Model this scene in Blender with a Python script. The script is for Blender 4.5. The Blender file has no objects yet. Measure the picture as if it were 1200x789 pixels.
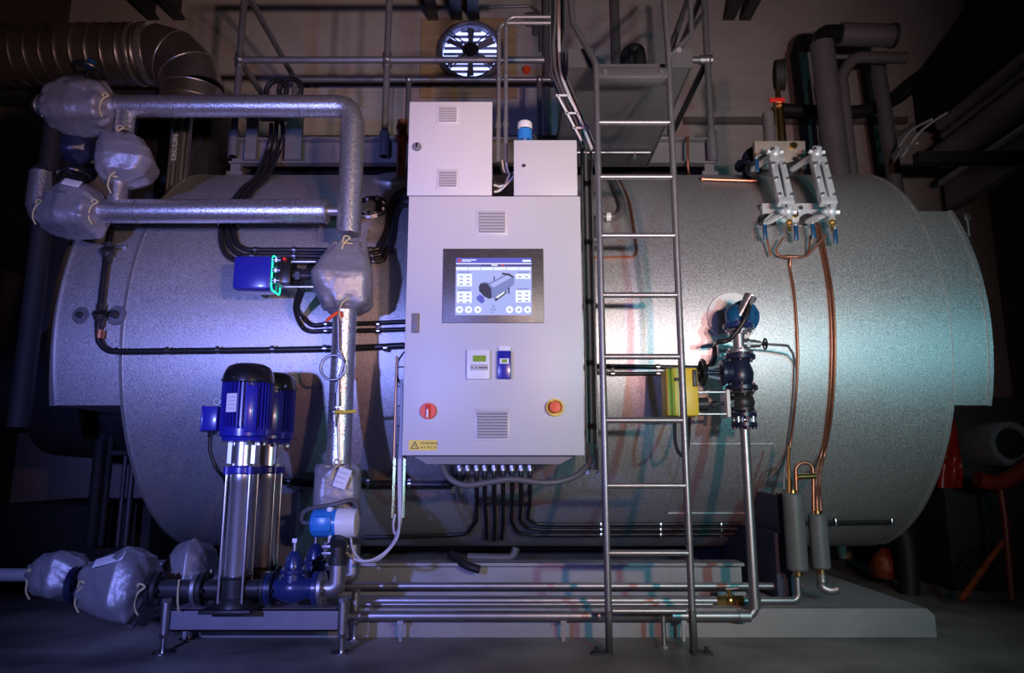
import bpy, bmesh, math, random
from mathutils import Vector, Matrix, Quaternion, noise
random.seed(7)
scene = bpy.context.scene
COL = scene.collection
V = Vector
PI = math.pi
# ---------------------------------------------------------------- camera model (1200 x 789)
F = 840.0
TH = math.radians(10.36)
CAM = V((0, 0, .72))
FW = V((0, math.cos(TH), math.sin(TH)))
UP = V((0, -math.sin(TH), math.cos(TH)))
def ray(px, py):
    return FW + V((1, 0, 0)) * ((px - 600) / F) + UP * ((394.5 - py) / F)
def P(px, py, Y):
    d = ray(px, py)
    return CAM + d * (Y / d.y)
def G(px, py, z=0.0):
    d = ray(px, py)
    return CAM + d * ((z - CAM.z) / d.z)
AY, AZ, R = 4.62, 1.416, 1.17          # boiler axis and radius
def B(px, py, off=0.0):
    """point on the boiler jacket (radius R+off) seen along a sight line"""
    d = ray(px, py)
    o = CAM
    a = d.y * d.y + d.z * d.z
    b = 2 * (d.y * (o.y - AY) + d.z * (o.z - AZ))
    c = (o.y - AY) ** 2 + (o.z - AZ) ** 2 - (R + off) ** 2
    disc = b * b - 4 * a * c
    t = (-b - math.sqrt(disc)) / (2 * a) if disc > 0 else -b / (2 * a)
    p = o + d * t
    if disc <= 0:
        n = V((0, p.y - AY, p.z - AZ)).normalized()
        p = V((p.x, AY, AZ)) + n * (R + off)
    return p
def BN(p):
    return V((0, p.y - AY, p.z - AZ)).normalized()
def zb(y):      # height of jacket surface (upper half) at depth y
    return AZ + math.sqrt(max(0, R * R - (y - AY) ** 2))
def PP(pts, Y):
    return [P(a, b, Y) for a, b in pts]
def BB(pts, off):
    return [B(a, b, off) for a, b in pts]
# ---------------------------------------------------------------- materials
MATS = {}
def mat(name, col, metal=0.0, rough=0.5, var=0.0, vscale=6.0, bump=0.0, bscale=60.0, emit=None, estr=0.0,
        coat=0.0, rvar=0.0, bdist=.01, detail=4.0, stretch=None, spec=0.5):
    m = bpy.data.materials.new(name)
    m.use_nodes = True
    nt = m.node_tree
    b = nt.nodes['Principled BSDF']
    b.inputs['Metallic'].default_value = metal
    b.inputs['Roughness'].default_value = rough
    b.inputs['Specular IOR Level'].default_value = spec
    if coat:
        b.inputs['Coat Weight'].default_value = coat
        b.inputs['Coat Roughness'].default_value = .12
    tc = nt.nodes.new('ShaderNodeTexCoord')
    mp = nt.nodes.new('ShaderNodeMapping')
    nt.links.new(tc.outputs['Object'], mp.inputs['Vector'])
    if stretch:
        mp.inputs['Scale'].default_value = stretch
    n = nt.nodes.new('ShaderNodeTexNoise')
    n.inputs['Scale'].default_value = vscale
    n.inputs['Detail'].default_value = detail
    nt.links.new(mp.outputs['Vector'], n.inputs['Vector'])
    cr = nt.nodes.new('ShaderNodeValToRGB')
    lo = [max(0, c * (1 - var)) for c in col[:3]]
    hi = [min(1, c * (1 + var)) for c in col[:3]]
    cr.color_ramp.elements[0].position = .3
    cr.color_ramp.elements[1].position = .7
    cr.color_ramp.elements[0].color = (*lo, 1)
    cr.color_ramp.elements[1].color = (*hi, 1)
    nt.links.new(n.outputs['Fac'], cr.inputs['Fac'])
    nt.links.new(cr.outputs['Color'], b.inputs['Base Color'])
    if rvar:
        mr = nt.nodes.new('ShaderNodeMapRange')
        mr.inputs['From Min'].default_value = .3
        mr.inputs['From Max'].default_value = .7
        mr.inputs['To Min'].default_value = max(.02, rough - rvar)
        mr.inputs['To Max'].default_value = min(1, rough + rvar)
        nt.links.new(n.outputs['Fac'], mr.inputs['Value'])
        nt.links.new(mr.outputs['Result'], b.inputs['Roughness'])
    if bump:
        n2 = nt.nodes.new('ShaderNodeTexNoise')
        n2.inputs['Scale'].default_value = bscale
        n2.inputs['Detail'].default_value = 3
        nt.links.new(tc.outputs['Object'], n2.inputs['Vector'])
        bp = nt.nodes.new('ShaderNodeBump')
        bp.inputs['Strength'].default_value = bump
        bp.inputs['Distance'].default_value = bdist
        nt.links.new(n2.outputs['Fac'], bp.inputs['Height'])
        nt.links.new(bp.outputs['Normal'], b.inputs['Normal'])
    if emit:
        b.inputs['Emission Color'].default_value = (*emit, 1)
        b.inputs['Emission Strength'].default_value = estr
    MATS[name] = m
    return m
def brick_mat(name, c1, c2, mortar, sx, rw, rh, axes, bump=.4, rough=.85):
    m = bpy.data.materials.new(name); m.use_nodes = True
    nt = m.node_tree; b = nt.nodes['Principled BSDF']
    b.inputs['Roughness'].default_value = rough
    tc = nt.nodes.new('ShaderNodeTexCoord')
    sp = nt.nodes.new('ShaderNodeSeparateXYZ'); cb = nt.nodes.new('ShaderNodeCombineXYZ')
    nt.links.new(tc.outputs['Object'], sp.inputs[0])
    nt.links.new(sp.outputs[axes[0]], cb.inputs[0]); nt.links.new(sp.outputs[axes[1]], cb.inputs[1])
    bt = nt.nodes.new('ShaderNodeTexBrick')
    bt.inputs['Scale'].default_value = sx
    bt.inputs['Brick Width'].default_value = rw; bt.inputs['Row Height'].default_value = rh
    bt.inputs['Mortar Size'].default_value = .008; bt.inputs['Mortar Smooth'].default_value = .6
    bt.inputs['Color1'].default_value = (*c1, 1); bt.inputs['Color2'].default_value = (*c2, 1)
    bt.inputs['Mortar'].default_value = (*mortar, 1)
    nt.links.new(cb.outputs[0], bt.inputs['Vector'])
    n = nt.nodes.new('ShaderNodeTexNoise'); n.inputs['Scale'].default_value = 1.7; n.inputs['Detail'].default_value = 6
    nt.links.new(tc.outputs['Object'], n.inputs['Vector'])
    mr = nt.nodes.new('ShaderNodeMapRange'); mr.inputs['To Min'].default_value = .72; mr.inputs['To Max'].default_value = 1.15
    nt.links.new(n.outputs['Fac'], mr.inputs['Value'])
    mx = nt.nodes.new('ShaderNodeMix'); mx.data_type = 'RGBA'; mx.blend_type = 'MULTIPLY'; mx.inputs[0].default_value = 1
    nt.links.new(bt.outputs['Color'], mx.inputs[6]); nt.links.new(mr.outputs['Result'], mx.inputs[7])
    nt.links.new(mx.outputs[2], b.inputs['Base Color'])
    bp = nt.nodes.new('ShaderNodeBump'); bp.inputs['Strength'].default_value = bump; bp.inputs['Distance'].default_value = .012
    bp.invert = True
    nt.links.new(bt.outputs['Fac'], bp.inputs['Height']); nt.links.new(bp.outputs['Normal'], b.inputs['Normal'])
    MATS[name] = m
    return m
def wave_mat(name, col, col2, axis, scale, metal, rough, bump=.6):
    """sheet with parallel corrugations / louvre slats"""
    m = bpy.data.materials.new(name); m.use_nodes = True
    nt = m.node_tree; b = nt.nodes['Principled BSDF']
    b.inputs['Metallic'].default_value = metal; b.inputs['Roughness'].default_value = rough
    tc = nt.nodes.new('ShaderNodeTexCoord'); w = nt.nodes.new('ShaderNodeTexWave')
    w.bands_direction = axis; w.inputs['Scale'].default_value = scale
    nt.links.new(tc.outputs['Object'], w.inputs['Vector'])
    cr = nt.nodes.new('ShaderNodeValToRGB')
    cr.color_ramp.elements[0].color = (*col, 1); cr.color_ramp.elements[1].color = (*col2, 1)
    nt.links.new(w.outputs['Fac'], cr.inputs['Fac']); nt.links.new(cr.outputs['Color'], b.inputs['Base Color'])
    bp = nt.nodes.new('ShaderNodeBump'); bp.inputs['Strength'].default_value = bump; bp.inputs['Distance'].default_value = .03
    nt.links.new(w.outputs['Fac'], bp.inputs['Height']); nt.links.new(bp.outputs['Normal'], b.inputs['Normal'])
    MATS[name] = m
    return m

M_JACKETSHEET = mat('stucco aluminium sheet', (.66, .66, .675), .78, .46, .26, 150, .2, 230, detail=1, rvar=.05)
M_SHEETEDGE = mat('sheet edge trim', (.62, .63, .65), .8, .3, .05)
M_FOIL = mat('bright foil lagging', (.83, .83, .86), .9, .29, .06, 90, .22, 210, rvar=.04)
M_DUCT = mat('galvanised duct', (.52, .46, .44), .9, .33, .15, 4, rvar=.08)
M_CLOTH = mat('grey insulation cloth', (.26, .26, .285), .3, .42, .10, 9, .35, 11, bdist=.03)
M_CLOTHTAG = mat('white cloth tag', (.75, .75, .78), 0, .6, .05)
M_CORD = mat('straw tie cord', (.62, .52, .26), 0, .7, .1)
M_BLACKPIPE = mat('black conduit', (.018, .018, .022), 0, .38)
M_CABLE = mat('black cable', (.014, .014, .017), 0, .45)
M_GREYCABLE = mat('dark grey cable', (.10, .10, .11), 0, .45)
M_WHITECABLE = mat('pale grey cable', (.55, .55, .58), 0, .45)
M_STEEL = mat('bright steel', (.62, .62, .65), 1.0, .25, .06, 30)
M_ZINC = mat('zinc plated steel', (.40, .40, .43), .9, .44, .1, 20)
M_TUBE = mat('painted grey tube', (.24, .24, .27), .55, .38, .1, 14)
M_LADDER = mat('galvanised ladder tube', (.30, .30, .325), .75, .42, .1, 18)
M_CHROME = mat('polished stainless', (.86, .86, .88), .92, .27, .03)
M_CABINET = mat('powder coat light grey', (.57, .56, .58), 0, .42, .015, 3, .03, 400)
M_CABDARK = mat('cabinet dark grey', (.16, .16, .18), 0, .5)  # dark grey of the gland plate and the relay cabinet lock
M_VENT = mat('vent grey plastic', (.50, .49, .51), 0, .5)
M_VENTDARK = mat('vent slots', (.20, .18, .18), 0, .6)
M_BEZEL = mat('brushed dark bezel', (.13, .12, .115), .6, .45, .25, 40, stretch=(1, 1, 8))
M_BLUEPAINT = mat('deep blue enamel', (.022, .025, .34), 0, .28, .06, coat=.4)
M_BLUEVALVE = mat('blue valve enamel', (.014, .03, .13), 0, .33, .1, coat=.3)
M_NAVYVALVE = mat('dark navy valve paint', (.013, .018, .05), .1, .36, .15)
M_TEALBLUE = mat('sky blue enamel', (.03, .22, .62), 0, .3)
M_NAVY = mat('navy plastic', (.01, .06, .15), 0, .35)
M_MATTBLACK = mat('matt black paint', (.008, .008, .009), 0, .75)
M_RACK = mat('grey rack pipe', (.26, .235, .24), .2, .5, .12, 5)
M_BLACK = mat('black enamel', (.012, .012, .014), 0, .3)
M_BLACKRUB = mat('black rubber', (.01, .01, .011), 0, .6)
M_CASTIRON = mat('dark cast iron', (.035, .035, .04), .4, .45, .2, 20)
M_BRASS = mat('brass', (.66, .44, .16), 1.0, .28, .08)
M_COPPER = mat('copper tube', (.52, .22, .14), .9, .42, .15, 20)
M_RED = mat('red plastic', (.72, .03, .03), 0, .35)
M_ORANGERED = mat('orange red plastic', (.85, .09, .02), 0, .4)
M_YELLOW = mat('yellow plastic', (.80, .58, .05), 0, .4)
M_SIGNYEL = mat('sign yellow', (.85, .66, .06), 0, .5)
M_INK = mat('black ink', (.02, .018, .01), 0, .6)
M_WHITE = mat('white plastic', (.80, .80, .82), 0, .4)
M_PALEGAUGE = mat('pale grey gauge metal', (.66, .72, .76), .3, .4, .06)
M_GLASSDARK = mat('dark sight glass', (.03, .03, .04), 0, .12)
M_PLATE = mat('flange plate tan', (.44, .40, .34), .3, .5, .12, 12)
M_SKID = mat('grey skid paint', (.30, .30, .33), .1, .45, .15, 5)
M_FRAME = mat('blue grey frame paint', (.20, .20, .25), .1, .5, .15, 6)
M_SADDLE = mat('dark blue saddle paint', (.04, .05, .10), .1, .5, .1)
M_PALEBLUE = mat('pale blue paint', (.22, .30, .42), .1, .5, .1)
M_PLATFORM = mat('platform channel paint', (.20, .195, .205), .2, .45, .12, 5)
M_HOPPER = mat('grey casing paint', (.12, .12, .125), .25, .45, .12, 3)
M_LAG = mat('grey painted lagging', (.15, .135, .145), .2, .5, .12, 5)
M_CYL = mat('grey foam lagging', (.13, .145, .155), 0, .5, .1)
M_DARKSTEEL = mat('dark steel', (.05, .05, .058), .4, .5, .2, 6)
M_CONCRETE = mat('floor concrete', (.27, .26, .25), 0, .6, .5, 2.6, .25, 25, rvar=.12, detail=8)
M_PLINTH = mat('painted concrete', (.33, .33, .355), 0, .62, .12, 4, .2, 30, detail=8)
M_PLY = mat('plywood board', (.36, .24, .14), 0, .7, .2, 8, stretch=(.3, 1, 4))
M_REDCLOTH = mat('red plastic sheet', (.26, .012, .006), 0, .35, .2, 8, .4, 20)
M_ORANGEBAG = mat('orange netting', (.22, .04, .008), 0, .6, .5, 40)
M_REDPAINT = mat('red paint', (.16, .012, .006), 0, .5)
M_LCDGREEN = mat('green lcd', (.16, .26, .02), 0, .3, emit=(.2, .36, .02), estr=.25)
M_GREENLED = mat('green light strip', (.02, .5, .3), 0, .4, emit=(.02, .9, .45), estr=1.6)
M_DAYLIGHT = mat('daylit louvre opening', (.5, .6, .9), 0, .6, emit=(.38, .46, 1.0), estr=2.6)
M_LOUVRE = mat('louvre blade', (.10, .12, .25), .3, .4)
M_FANRING = mat('fan ring paint', (.13, .12, .18), .3, .45)
S_BG = mat('screen pale blue', (.1, .1, .1), 0, .4, emit=(.38, .46, .95), estr=.85)
S_BLUE = mat('screen deep blue', (.05, .05, .1), 0, .4, emit=(.08, .09, .60), estr=.8)
S_NAVY = mat('screen navy', (.05, .05, .1), 0, .4, emit=(.05, .05, .30), estr=.7)
S_WHITE = mat('screen white', (.1, .1, .1), 0, .4, emit=(.82, .88, 1.0), estr=1.0)
S_STEEL = mat('screen steel blue', (.1, .1, .1), 0, .4, emit=(.14, .20, .55), estr=.8)
S_DARK = mat('screen dark', (.02, .02, .02), 0, .4, emit=(.03, .03, .11), estr=.6)
S_RED = mat('screen red', (.1, .0, .0), 0, .4, emit=(.75, .08, .10), estr=.8)
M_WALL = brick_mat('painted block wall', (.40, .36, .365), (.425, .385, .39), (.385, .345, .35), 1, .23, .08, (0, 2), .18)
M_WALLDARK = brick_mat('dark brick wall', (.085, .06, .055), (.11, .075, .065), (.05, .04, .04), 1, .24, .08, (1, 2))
M_SHUTTER = wave_mat('dark shutter', (.012, .010, .010), (.045, .035, .035), 'Z', 4.2, .3, .5)
M_CEIL = mat('ceiling dark board', (.10, .09, .09), 0, .8, .2, 2)
# ---------------------------------------------------------------- mesh builder
class MB:
    def __init__(s):
        s.v, s.f, s.mi, s.mats, s.cur = [], [], [], [], 0
    def mat(s, m):
        if m not in s.mats: s.mats.append(m)
        s.cur = s.mats.index(m); return s
    def add(s, vs, fs):
        o = len(s.v)
        s.v.extend([V(x) for x in vs])
        for f in fs:
            s.f.append([i + o for i in f]); s.mi.append(s.cur)
    def box(s, c, size, rot=None, bev=0.0, seg=2):
        bm = bmesh.new()
        bmesh.ops.create_cube(bm, size=1)
        for v in bm.verts:
            v.co = V((v.co.x * size[0], v.co.y * size[1], v.co.z * size[2]))
        if bev:
            bmesh.ops.bevel(bm, geom=bm.edges[:], offset=bev, segments=seg, profile=.5, affect='EDGES')
        c = V(c)
        bm.verts.index_update()
        vs = [(rot @ v.co if rot else v.co) + c for v in bm.verts]
        s.add(vs, [[v.index for v in f.verts] for f in bm.faces]); bm.free()
        return s
    def bx(s, x0, x1, y0, y1, z0, z1, bev=0.0):
        return s.box(((x0 + x1) / 2, (y0 + y1) / 2, (z0 + z1) / 2), (abs(x1 - x0), abs(y1 - y0), abs(z1 - z0)), None, bev)
    def beam(s, p0, p1, w, h, up=V((0, 0, 1)), bev=0.0):
        """rectangular bar from p0 to p1, w across, h along 'up'"""
        p0, p1 = V(p0), V(p1); d = p1 - p0; L = d.length; d.normalize()
        x = d.cross(up)
        if x.length < 1e-4: x = d.cross(V((0, 1, 0)))
        x.normalize(); z = x.cross(d)
        rot = Matrix((x, d, z)).transposed()
        return s.box((p0 + p1) / 2, (w, L, h), rot, bev)
    def lathe(s, prof, o, axis, seg=24, cap=True, ang0=0, ref=None):
        """prof: list of (radius, distance along axis)"""
        o = V(o); a = V(axis).normalized()
        u = a.orthogonal().normalized() if ref is None else (V(ref) - a * a.dot(V(ref))).normalized()
        w = a.cross(u)
        vs, fs = [], []
        for r, h in prof:
            for k in range(seg):
                t = 2 * PI * k / seg + ang0
                vs.append(o + a * h + (u * math.cos(t) + w * math.sin(t)) * r)
        n = len(prof)
        for i in range(n - 1):
            for k in range(seg):
                k2 = (k + 1) % seg
                fs.append([i * seg + k, i * seg + k2, (i + 1) * seg + k2, (i + 1) * seg + k])
        if cap:
            fs.append(list(range(seg))[::-1]); fs.append([(n - 1) * seg + k for k in range(seg)])
        s.add(vs, fs); return s
    def cyl(s, p0, p1, r, r1=None, seg=20, cap=True, bev=0.0):
        p0, p1 = V(p0), V(p1); L = (p1 - p0).length
        if r1 is None: r1 = r
        if bev: prof = [(r - bev, 0), (r, bev), (r1, L - bev), (r1 - bev, L)]
        else: prof = [(r, 0), (r1, L)]
        return s.lathe(prof, p0, p1 - p0, seg, cap)
    def pipe(s, p0, p1, ro, ri, seg=32):
        p0, p1 = V(p0), V(p1); L = (p1 - p0).length
        return s.lathe([(ri, 0), (ro, 0), (ro, L), (ri, L), (ri, 0)], p0, p1 - p0, seg, False)
    def tube(s, pts, r, seg=10, cap=True):
        pts = [V(p) for p in pts]
        q = [pts[0]]
        for p in pts[1:]:
            if (p - q[-1]).length > 1e-5: q.append(p)
        pts = q; n = len(pts)
        if n < 2: return s
        rad = r if callable(r) else (lambda t: r)
        tan = []
        for i in range(n):
            a = pts[max(0, i - 1)]; b = pts[min(n - 1, i + 1)]
            tan.append((b - a).normalized())
        u = tan[0].orthogonal().normalized()
        vs, fs = [], []
        for i in range(n):
            if i:
                ax = tan[i - 1].cross(tan[i])
                if ax.length > 1e-7:
                    u = Quaternion(ax.normalized(), tan[i - 1].angle(tan[i])) @ u
            u = (u - tan[i] * u.dot(tan[i])).normalized()
            w = tan[i].cross(u)
            sc = 1.0
            rr = rad(i / (n - 1)) * sc
            for k in range(seg):
                t = 2 * PI * k / seg
                vs.append(pts[i] + (u * math.cos(t) + w * math.sin(t)) * rr)
        for i in range(n - 1):
            for k in range(seg):
                k2 = (k + 1) % seg
                fs.append([i * seg + k, i * seg + k2, (i + 1) * seg + k2, (i + 1) * seg + k])
        if cap:
            fs.append(list(range(seg))[::-1]); fs.append([(n - 1) * seg + k for k in range(seg)])
        s.add(vs, fs); return s
    def torus(s, c, axis, Rr, r, seg=28, ms=8):
        c = V(c); a = V(axis).normalized(); u = a.orthogonal().normalized(); w = a.cross(u)
        vs, fs = [], []
        for i in range(seg):
            t = 2 * PI * i / seg; d = u * math.cos(t) + w * math.sin(t)
            for k in range(ms):
                p = 2 * PI * k / ms
                vs.append(c + d * (Rr + r * math.cos(p)) + a * (r * math.sin(p)))
        for i in range(seg):
            for k in range(ms):
                i2, k2 = (i + 1) % seg, (k + 1) % ms
                fs.append([i * ms + k, i2 * ms + k, i2 * ms + k2, i * ms + k2])
        s.add(vs, fs); return s
    def ball(s, c, r, sc=(1, 1, 1), seg=16, rings=10):
        c = V(c); vs = [c + V((0, 0, r * sc[2]))]; fs = []
        for i in range(1, rings):
            t = PI * i / rings
            for k in range(seg):
                p = 2 * PI * k / seg
                vs.append(c + V((r * sc[0] * math.sin(t) * math.cos(p), r * sc[1] * math.sin(t) * math.sin(p), r * sc[2] * math.cos(t))))
        vs.append(c - V((0, 0, r * sc[2])))
        for k in range(seg): fs.append([0, 1 + k, 1 + (k + 1) % seg])
        for i in range(rings - 2):
            for k in range(seg):
                k2 = (k + 1) % seg; a = 1 + i * seg
                fs.append([a + k, a + seg + k, a + seg + k2, a + k2])
        a = 1 + (rings - 2) * seg; e = len(vs) - 1
        for k in range(seg): fs.append([a + k, e, a + (k + 1) % seg])
        s.add(vs, fs); return s
    def prism(s, poly, o, u, v, depth):
        """extrude a 2D outline (in u, v) along u x v by depth"""
        o, u, v = V(o), V(u), V(v); w = u.cross(v).normalized() * depth
        n = len(poly)
        vs = [o + u * a + v * b for a, b in poly] + [o + u * a + v * b + w for a, b in poly]
        fs = [list(range(n))[::-1], list(range(n, 2 * n))]
        for i in range(n):
            j = (i + 1) % n; fs.append([i, j, n + j, n + i])
        s.add(vs, fs); return s
    def bolts(s, c, axis, rad, n, r, h, a0=0.0):
        a = V(axis).normalized(); u = a.orthogonal().normalized(); w = a.cross(u)
        for k in range(n):
            t = 2 * PI * k / n + a0
            p = V(c) + (u * math.cos(t) + w * math.sin(t)) * rad
            s.cyl(p - a * h, p + a * h, r, seg=6)
        return s
    def text(s, body, o, u, v, size, align='LEFT'):
        cu = bpy.data.curves.new('t', 'FONT'); cu.body = body; cu.size = size; cu.align_x = align
        cu.resolution_u = 2
        ob = bpy.data.objects.new('t', cu); COL.objects.link(ob)
        dg = bpy.context.evaluated_depsgraph_get(); ev = ob.evaluated_get(dg); me = ev.to_mesh()
        o, u, v = V(o), V(u), V(v)
        s.add([o + u * q.co.x + v * q.co.y for q in me.vertices], [list(p.vertices) for p in me.polygons])
        ev.to_mesh_clear(); bpy.data.objects.remove(ob); bpy.data.curves.remove(cu)
        return s
    def obj(s, name, m=None, parent=None, origin=None, sharp=38):
        me = bpy.data.meshes.new(name)
        if parent is not None: org = ORG[parent.name]
        elif origin is not None: org = V(origin)
        else:
            xs = [p.x for p in s.v]; ys = [p.y for p in s.v]; zs = [p.z for p in s.v]
            org = V(((min(xs) + max(xs)) / 2, (min(ys) + max(ys)) / 2, min(zs)))
        me.from_pydata([tuple(p - org) for p in s.v], [], s.f)
        ms = s.mats if s.mats else [m]
        for q in ms: me.materials.append(q)
        for i, p in enumerate(me.polygons):
            p.use_smooth = True; p.material_index = s.mi[i] if s.mats else 0
        bm = bmesh.new(); bm.from_mesh(me)
        bmesh.ops.recalc_face_normals(bm, faces=bm.faces); bm.to_mesh(me); bm.free()
        me.set_sharp_from_angle(angle=math.radians(sharp))
        o = bpy.data.objects.new(name, me); COL.objects.link(o)
        if parent is not None: o.parent = parent
        else: o.location = org
        ORG[o.name] = org
        return o
ORG = {}
def tag(o, label, cat, group=None):
    o['label'] = label; o['category'] = cat
    if group: o['group'] = group
    return o
def thing(name, label, cat, loc, group=None):
    o = bpy.data.objects.new(name, None); COL.objects.link(o)
    o.location = V(loc); o.empty_display_size = .05; ORG[o.name] = V(loc)
    return tag(o, label, cat, group)
def solo(name, mb, m, label, cat, group=None, sharp=38):
    return tag(mb.obj(name, m, sharp=sharp), label, cat, group)
def struct(name, mb, m):
    o = mb.obj(name, m, origin=(0, 0, 0)); o['kind'] = 'structure'; o['label'] = name.replace('_', ' '); return o
def copy_tree(o, delta, label=None, parent=None):
    c = o.copy(); COL.objects.link(c)
    if parent is None: c.location = o.location + V(delta)
    else: c.parent = parent
    ORG[c.name] = ORG[o.name] + V(delta)
    if label: c['label'] = label
    for ch in list(o.children): copy_tree(ch, delta, None, c)
    return c
def fillet(pts, r, n=7):
    pts = [V(p) for p in pts]; out = [pts[0]]
    for i in range(1, len(pts) - 1):
        a, b, c = pts[i - 1], pts[i], pts[i + 1]
        d1 = (a - b); d2 = (c - b); L1, L2 = d1.length, d2.length
        d1.normalize(); d2.normalize()
        ang = d1.angle(d2)
        if ang > PI - .03: out.append(b); continue
        t = min(r / math.tan(ang / 2), L1 * .49, L2 * .49)
        rr = t * math.tan(ang / 2)
        cen = b + (d1 + d2).normalized() * (rr / math.sin(ang / 2))
        s0 = b + d1 * t - cen; s1 = b + d2 * t - cen
        tot = s0.angle(s1); ax = s0.cross(s1).normalized()
        for k in range(n + 1):
            out.append(cen + Quaternion(ax, tot * k / n) @ s0)
    out.append(pts[-1]); return out
def spline(pts, n=6):
    pts = [V(p) for p in pts]; out = []
    for i in range(len(pts) - 1):
        p0 = pts[max(0, i - 1)]; p1 = pts[i]; p2 = pts[i + 1]; p3 = pts[min(len(pts) - 1, i + 2)]
        for k in range(n):
            t = k / n
            out.append(.5 * ((2 * p1) + (p2 - p0) * t + (2 * p0 - 5 * p1 + 4 * p2 - p3) * t * t + (3 * p1 - p0 - 3 * p2 + p3) * t ** 3))
    out.append(pts[-1]); return out
def rot_to(z, x=None):
    """rotation whose local z axis is z"""
    z = V(z).normalized(); x = V(x) if x is not None else z.orthogonal()
    x = (x - z * x.dot(z)).normalized(); y = z.cross(x)
    return Matrix((x, y, z)).transposed()
def flange(mb, c, axis, r, t, nb=8, br=None):
    a = V(axis).normalized(); c = V(c)
    mb.cyl(c - a * t / 2, c + a * t / 2, r, seg=28, bev=t * .12)
    br = br or r * .1
    mb.bolts(c, a, r * .78, nb, br, t * .5 + br * .9, PI / nb)
def handwheel(mb, c, axis, r, tr, spokes=4):
    a = V(axis).normalized(); u = a.orthogonal().normalized(); w = a.cross(u); c = V(c)
    mb.torus(c, a, r, tr, 28, 8)
    for k in range(spokes):
        t = 2 * PI * k / spokes + .4
        mb.cyl(c, c + (u * math.cos(t) + w * math.sin(t)) * r, tr * .7, seg=8)
    mb.cyl(c - a * tr * 1.6, c + a * tr * 1.6, r * .24, seg=12)
# ================================================================ the room
XL, XR, YB, ZC = -4.1, 4.2, 6.0, 5.15
struct('floor', MB().bx(XL - .2, XR + .2, -1.6, YB + .2, -.12, 0), M_CONCRETE)
struct('wall_back', MB().bx(XL - .2, XR + .2, YB, YB + .2, 0, ZC), M_WALL)
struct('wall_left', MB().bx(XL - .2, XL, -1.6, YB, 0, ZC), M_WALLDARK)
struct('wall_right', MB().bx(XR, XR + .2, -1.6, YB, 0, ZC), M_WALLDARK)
struct('ceiling', MB().bx(XL - .2, XR + .2, -1.6, YB + .2, ZC, ZC + .15), M_CEIL)
struct('door_1', MB().bx(XR - .05, XR - .002, 2.6, 5.5, .0, 2.75), M_SHUTTER)
for px in (182, 212, 508, 536, 556, 853, 872):
    p = P(px, 26, YB)
    b = MB(); z = p.z
    w = .05
    b.bx(p.x - w, p.x + w, 1.0, YB - .03, z, z + .025).bx(p.x - .01, p.x + .01, 1.0, YB - .03, z + .02, ZC)
    o = b.obj('ceiling_beam', M_DARKSTEEL, origin=(p.x, YB, z)); o['kind'] = 'structure'; o['label'] = 'grey steel ceiling joist running to the back wall'

# concrete plinth the boiler stands on
b = MB()
b.prism([(-1.42, 0), (1.83, 0), (1.83, .09), (1.80, .118), (-1.42, .118)], (0, 3.27, 0), (1, 0, 0), (0, 0, 1), -2.3)
pl = b.obj('floor_plinth', M_PLINTH, origin=(0, 3.27, 0)); pl['kind'] = 'structure'; pl['label'] = 'low painted concrete plinth under the boiler'

# ================================================================ boiler
XA, XZ = -1.91, 2.16
boiler = thing('boiler', 'huge horizontal cylindrical steam boiler clad in speckled aluminium sheet', 'boiler', (0, AY, .118))
L = XZ - XA
MB().lathe([(R - .05, 0), (R - .004, 0), (R, .004), (R, L - .004), (R - .004, L), (R - .05, L)], (XA, AY, AZ), (1, 0, 0), 160).obj('shell', M_JACKETSHEET, boiler)
def arcpoly(r, a0, a1, n=40):
    return [(AY - r * math.cos(a0 + (a1 - a0) * i / n), AZ + r * math.sin(a0 + (a1 - a0) * i / n)) for i in range(n + 1)]
def band(mb, x0, x1, r, a0, a1, th=.006, n=60):
    po = arcpoly(r + th, a0, a1, n) + arcpoly(r - .004, a1, a0, n)
    mb.prism(po, (x0, 0, 0), (0, 1, 0), (0, 0, 1), x1 - x0)
RH = R + .004
zt = B(1108, 247, .012).z; zl = B(1140, 475, .012).z
at, ab = math.asin((zt - AZ) / RH), math.asin((zl - AZ) / RH)
def hood(name, x0, x1, lab):
    po = arcpoly(RH, ab, at) + arcpoly(RH, PI - at, PI - ab)
    h = MB(); h.prism(po, (x0, 0, 0), (0, 1, 0), (0, 0, 1), x1 - x0)
    return h.obj(name, M_JACKETSHEET, boiler)
h1 = hood('end_cover', -2.245, XA, '')
h2 = hood('end_cover', XZ, 2.335, '')
b = MB(); band(b, -2.262, -2.232, RH, ab, at, .012); b.obj('edge_trim', M_SHEETEDGE, h1)
b = MB(); band(b, 2.325, 2.345, RH, ab, at, .008); b.obj('edge_trim', M_JACKETSHEET, h2)
b = MB(); band(b, XA - .008, XA + .008, R, -PI * .42, PI * .5, .005); b.obj('seam_band', M_SHEETEDGE, boiler)
b = MB(); band(b, XZ - .007, XZ + .007, R, -PI * .42, PI * .5, .005); b.obj('seam_band', M_JACKETSHEET, boiler)
b = MB(); band(b, .36, .368, R, -PI * .42, PI * .5, .002); b.obj('seam_band', M_JACKETSHEET, boiler)
# access panel outline low on the right
b = MB()
for (xa, ya, xb, yb) in ((800, 521, 906, 521), (782, 602, 905, 602), (800, 521, 782, 602), (906, 521, 885, 602)):
    n = 8; b.tube([B(xa + (xb - xa) * i / n, ya + (yb - ya) * i / n, .001) for i in range(n + 1)], .0045, 6)
b.obj('access_panel_edge', M_SHEETEDGE, boiler)
# small bracket on the shoulder
q = B(142, 290, .01); b = MB(); b.box(q, (.06, .02, .02), None, .004); b.obj('lifting_lug', M_ZINC, boiler)
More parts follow.
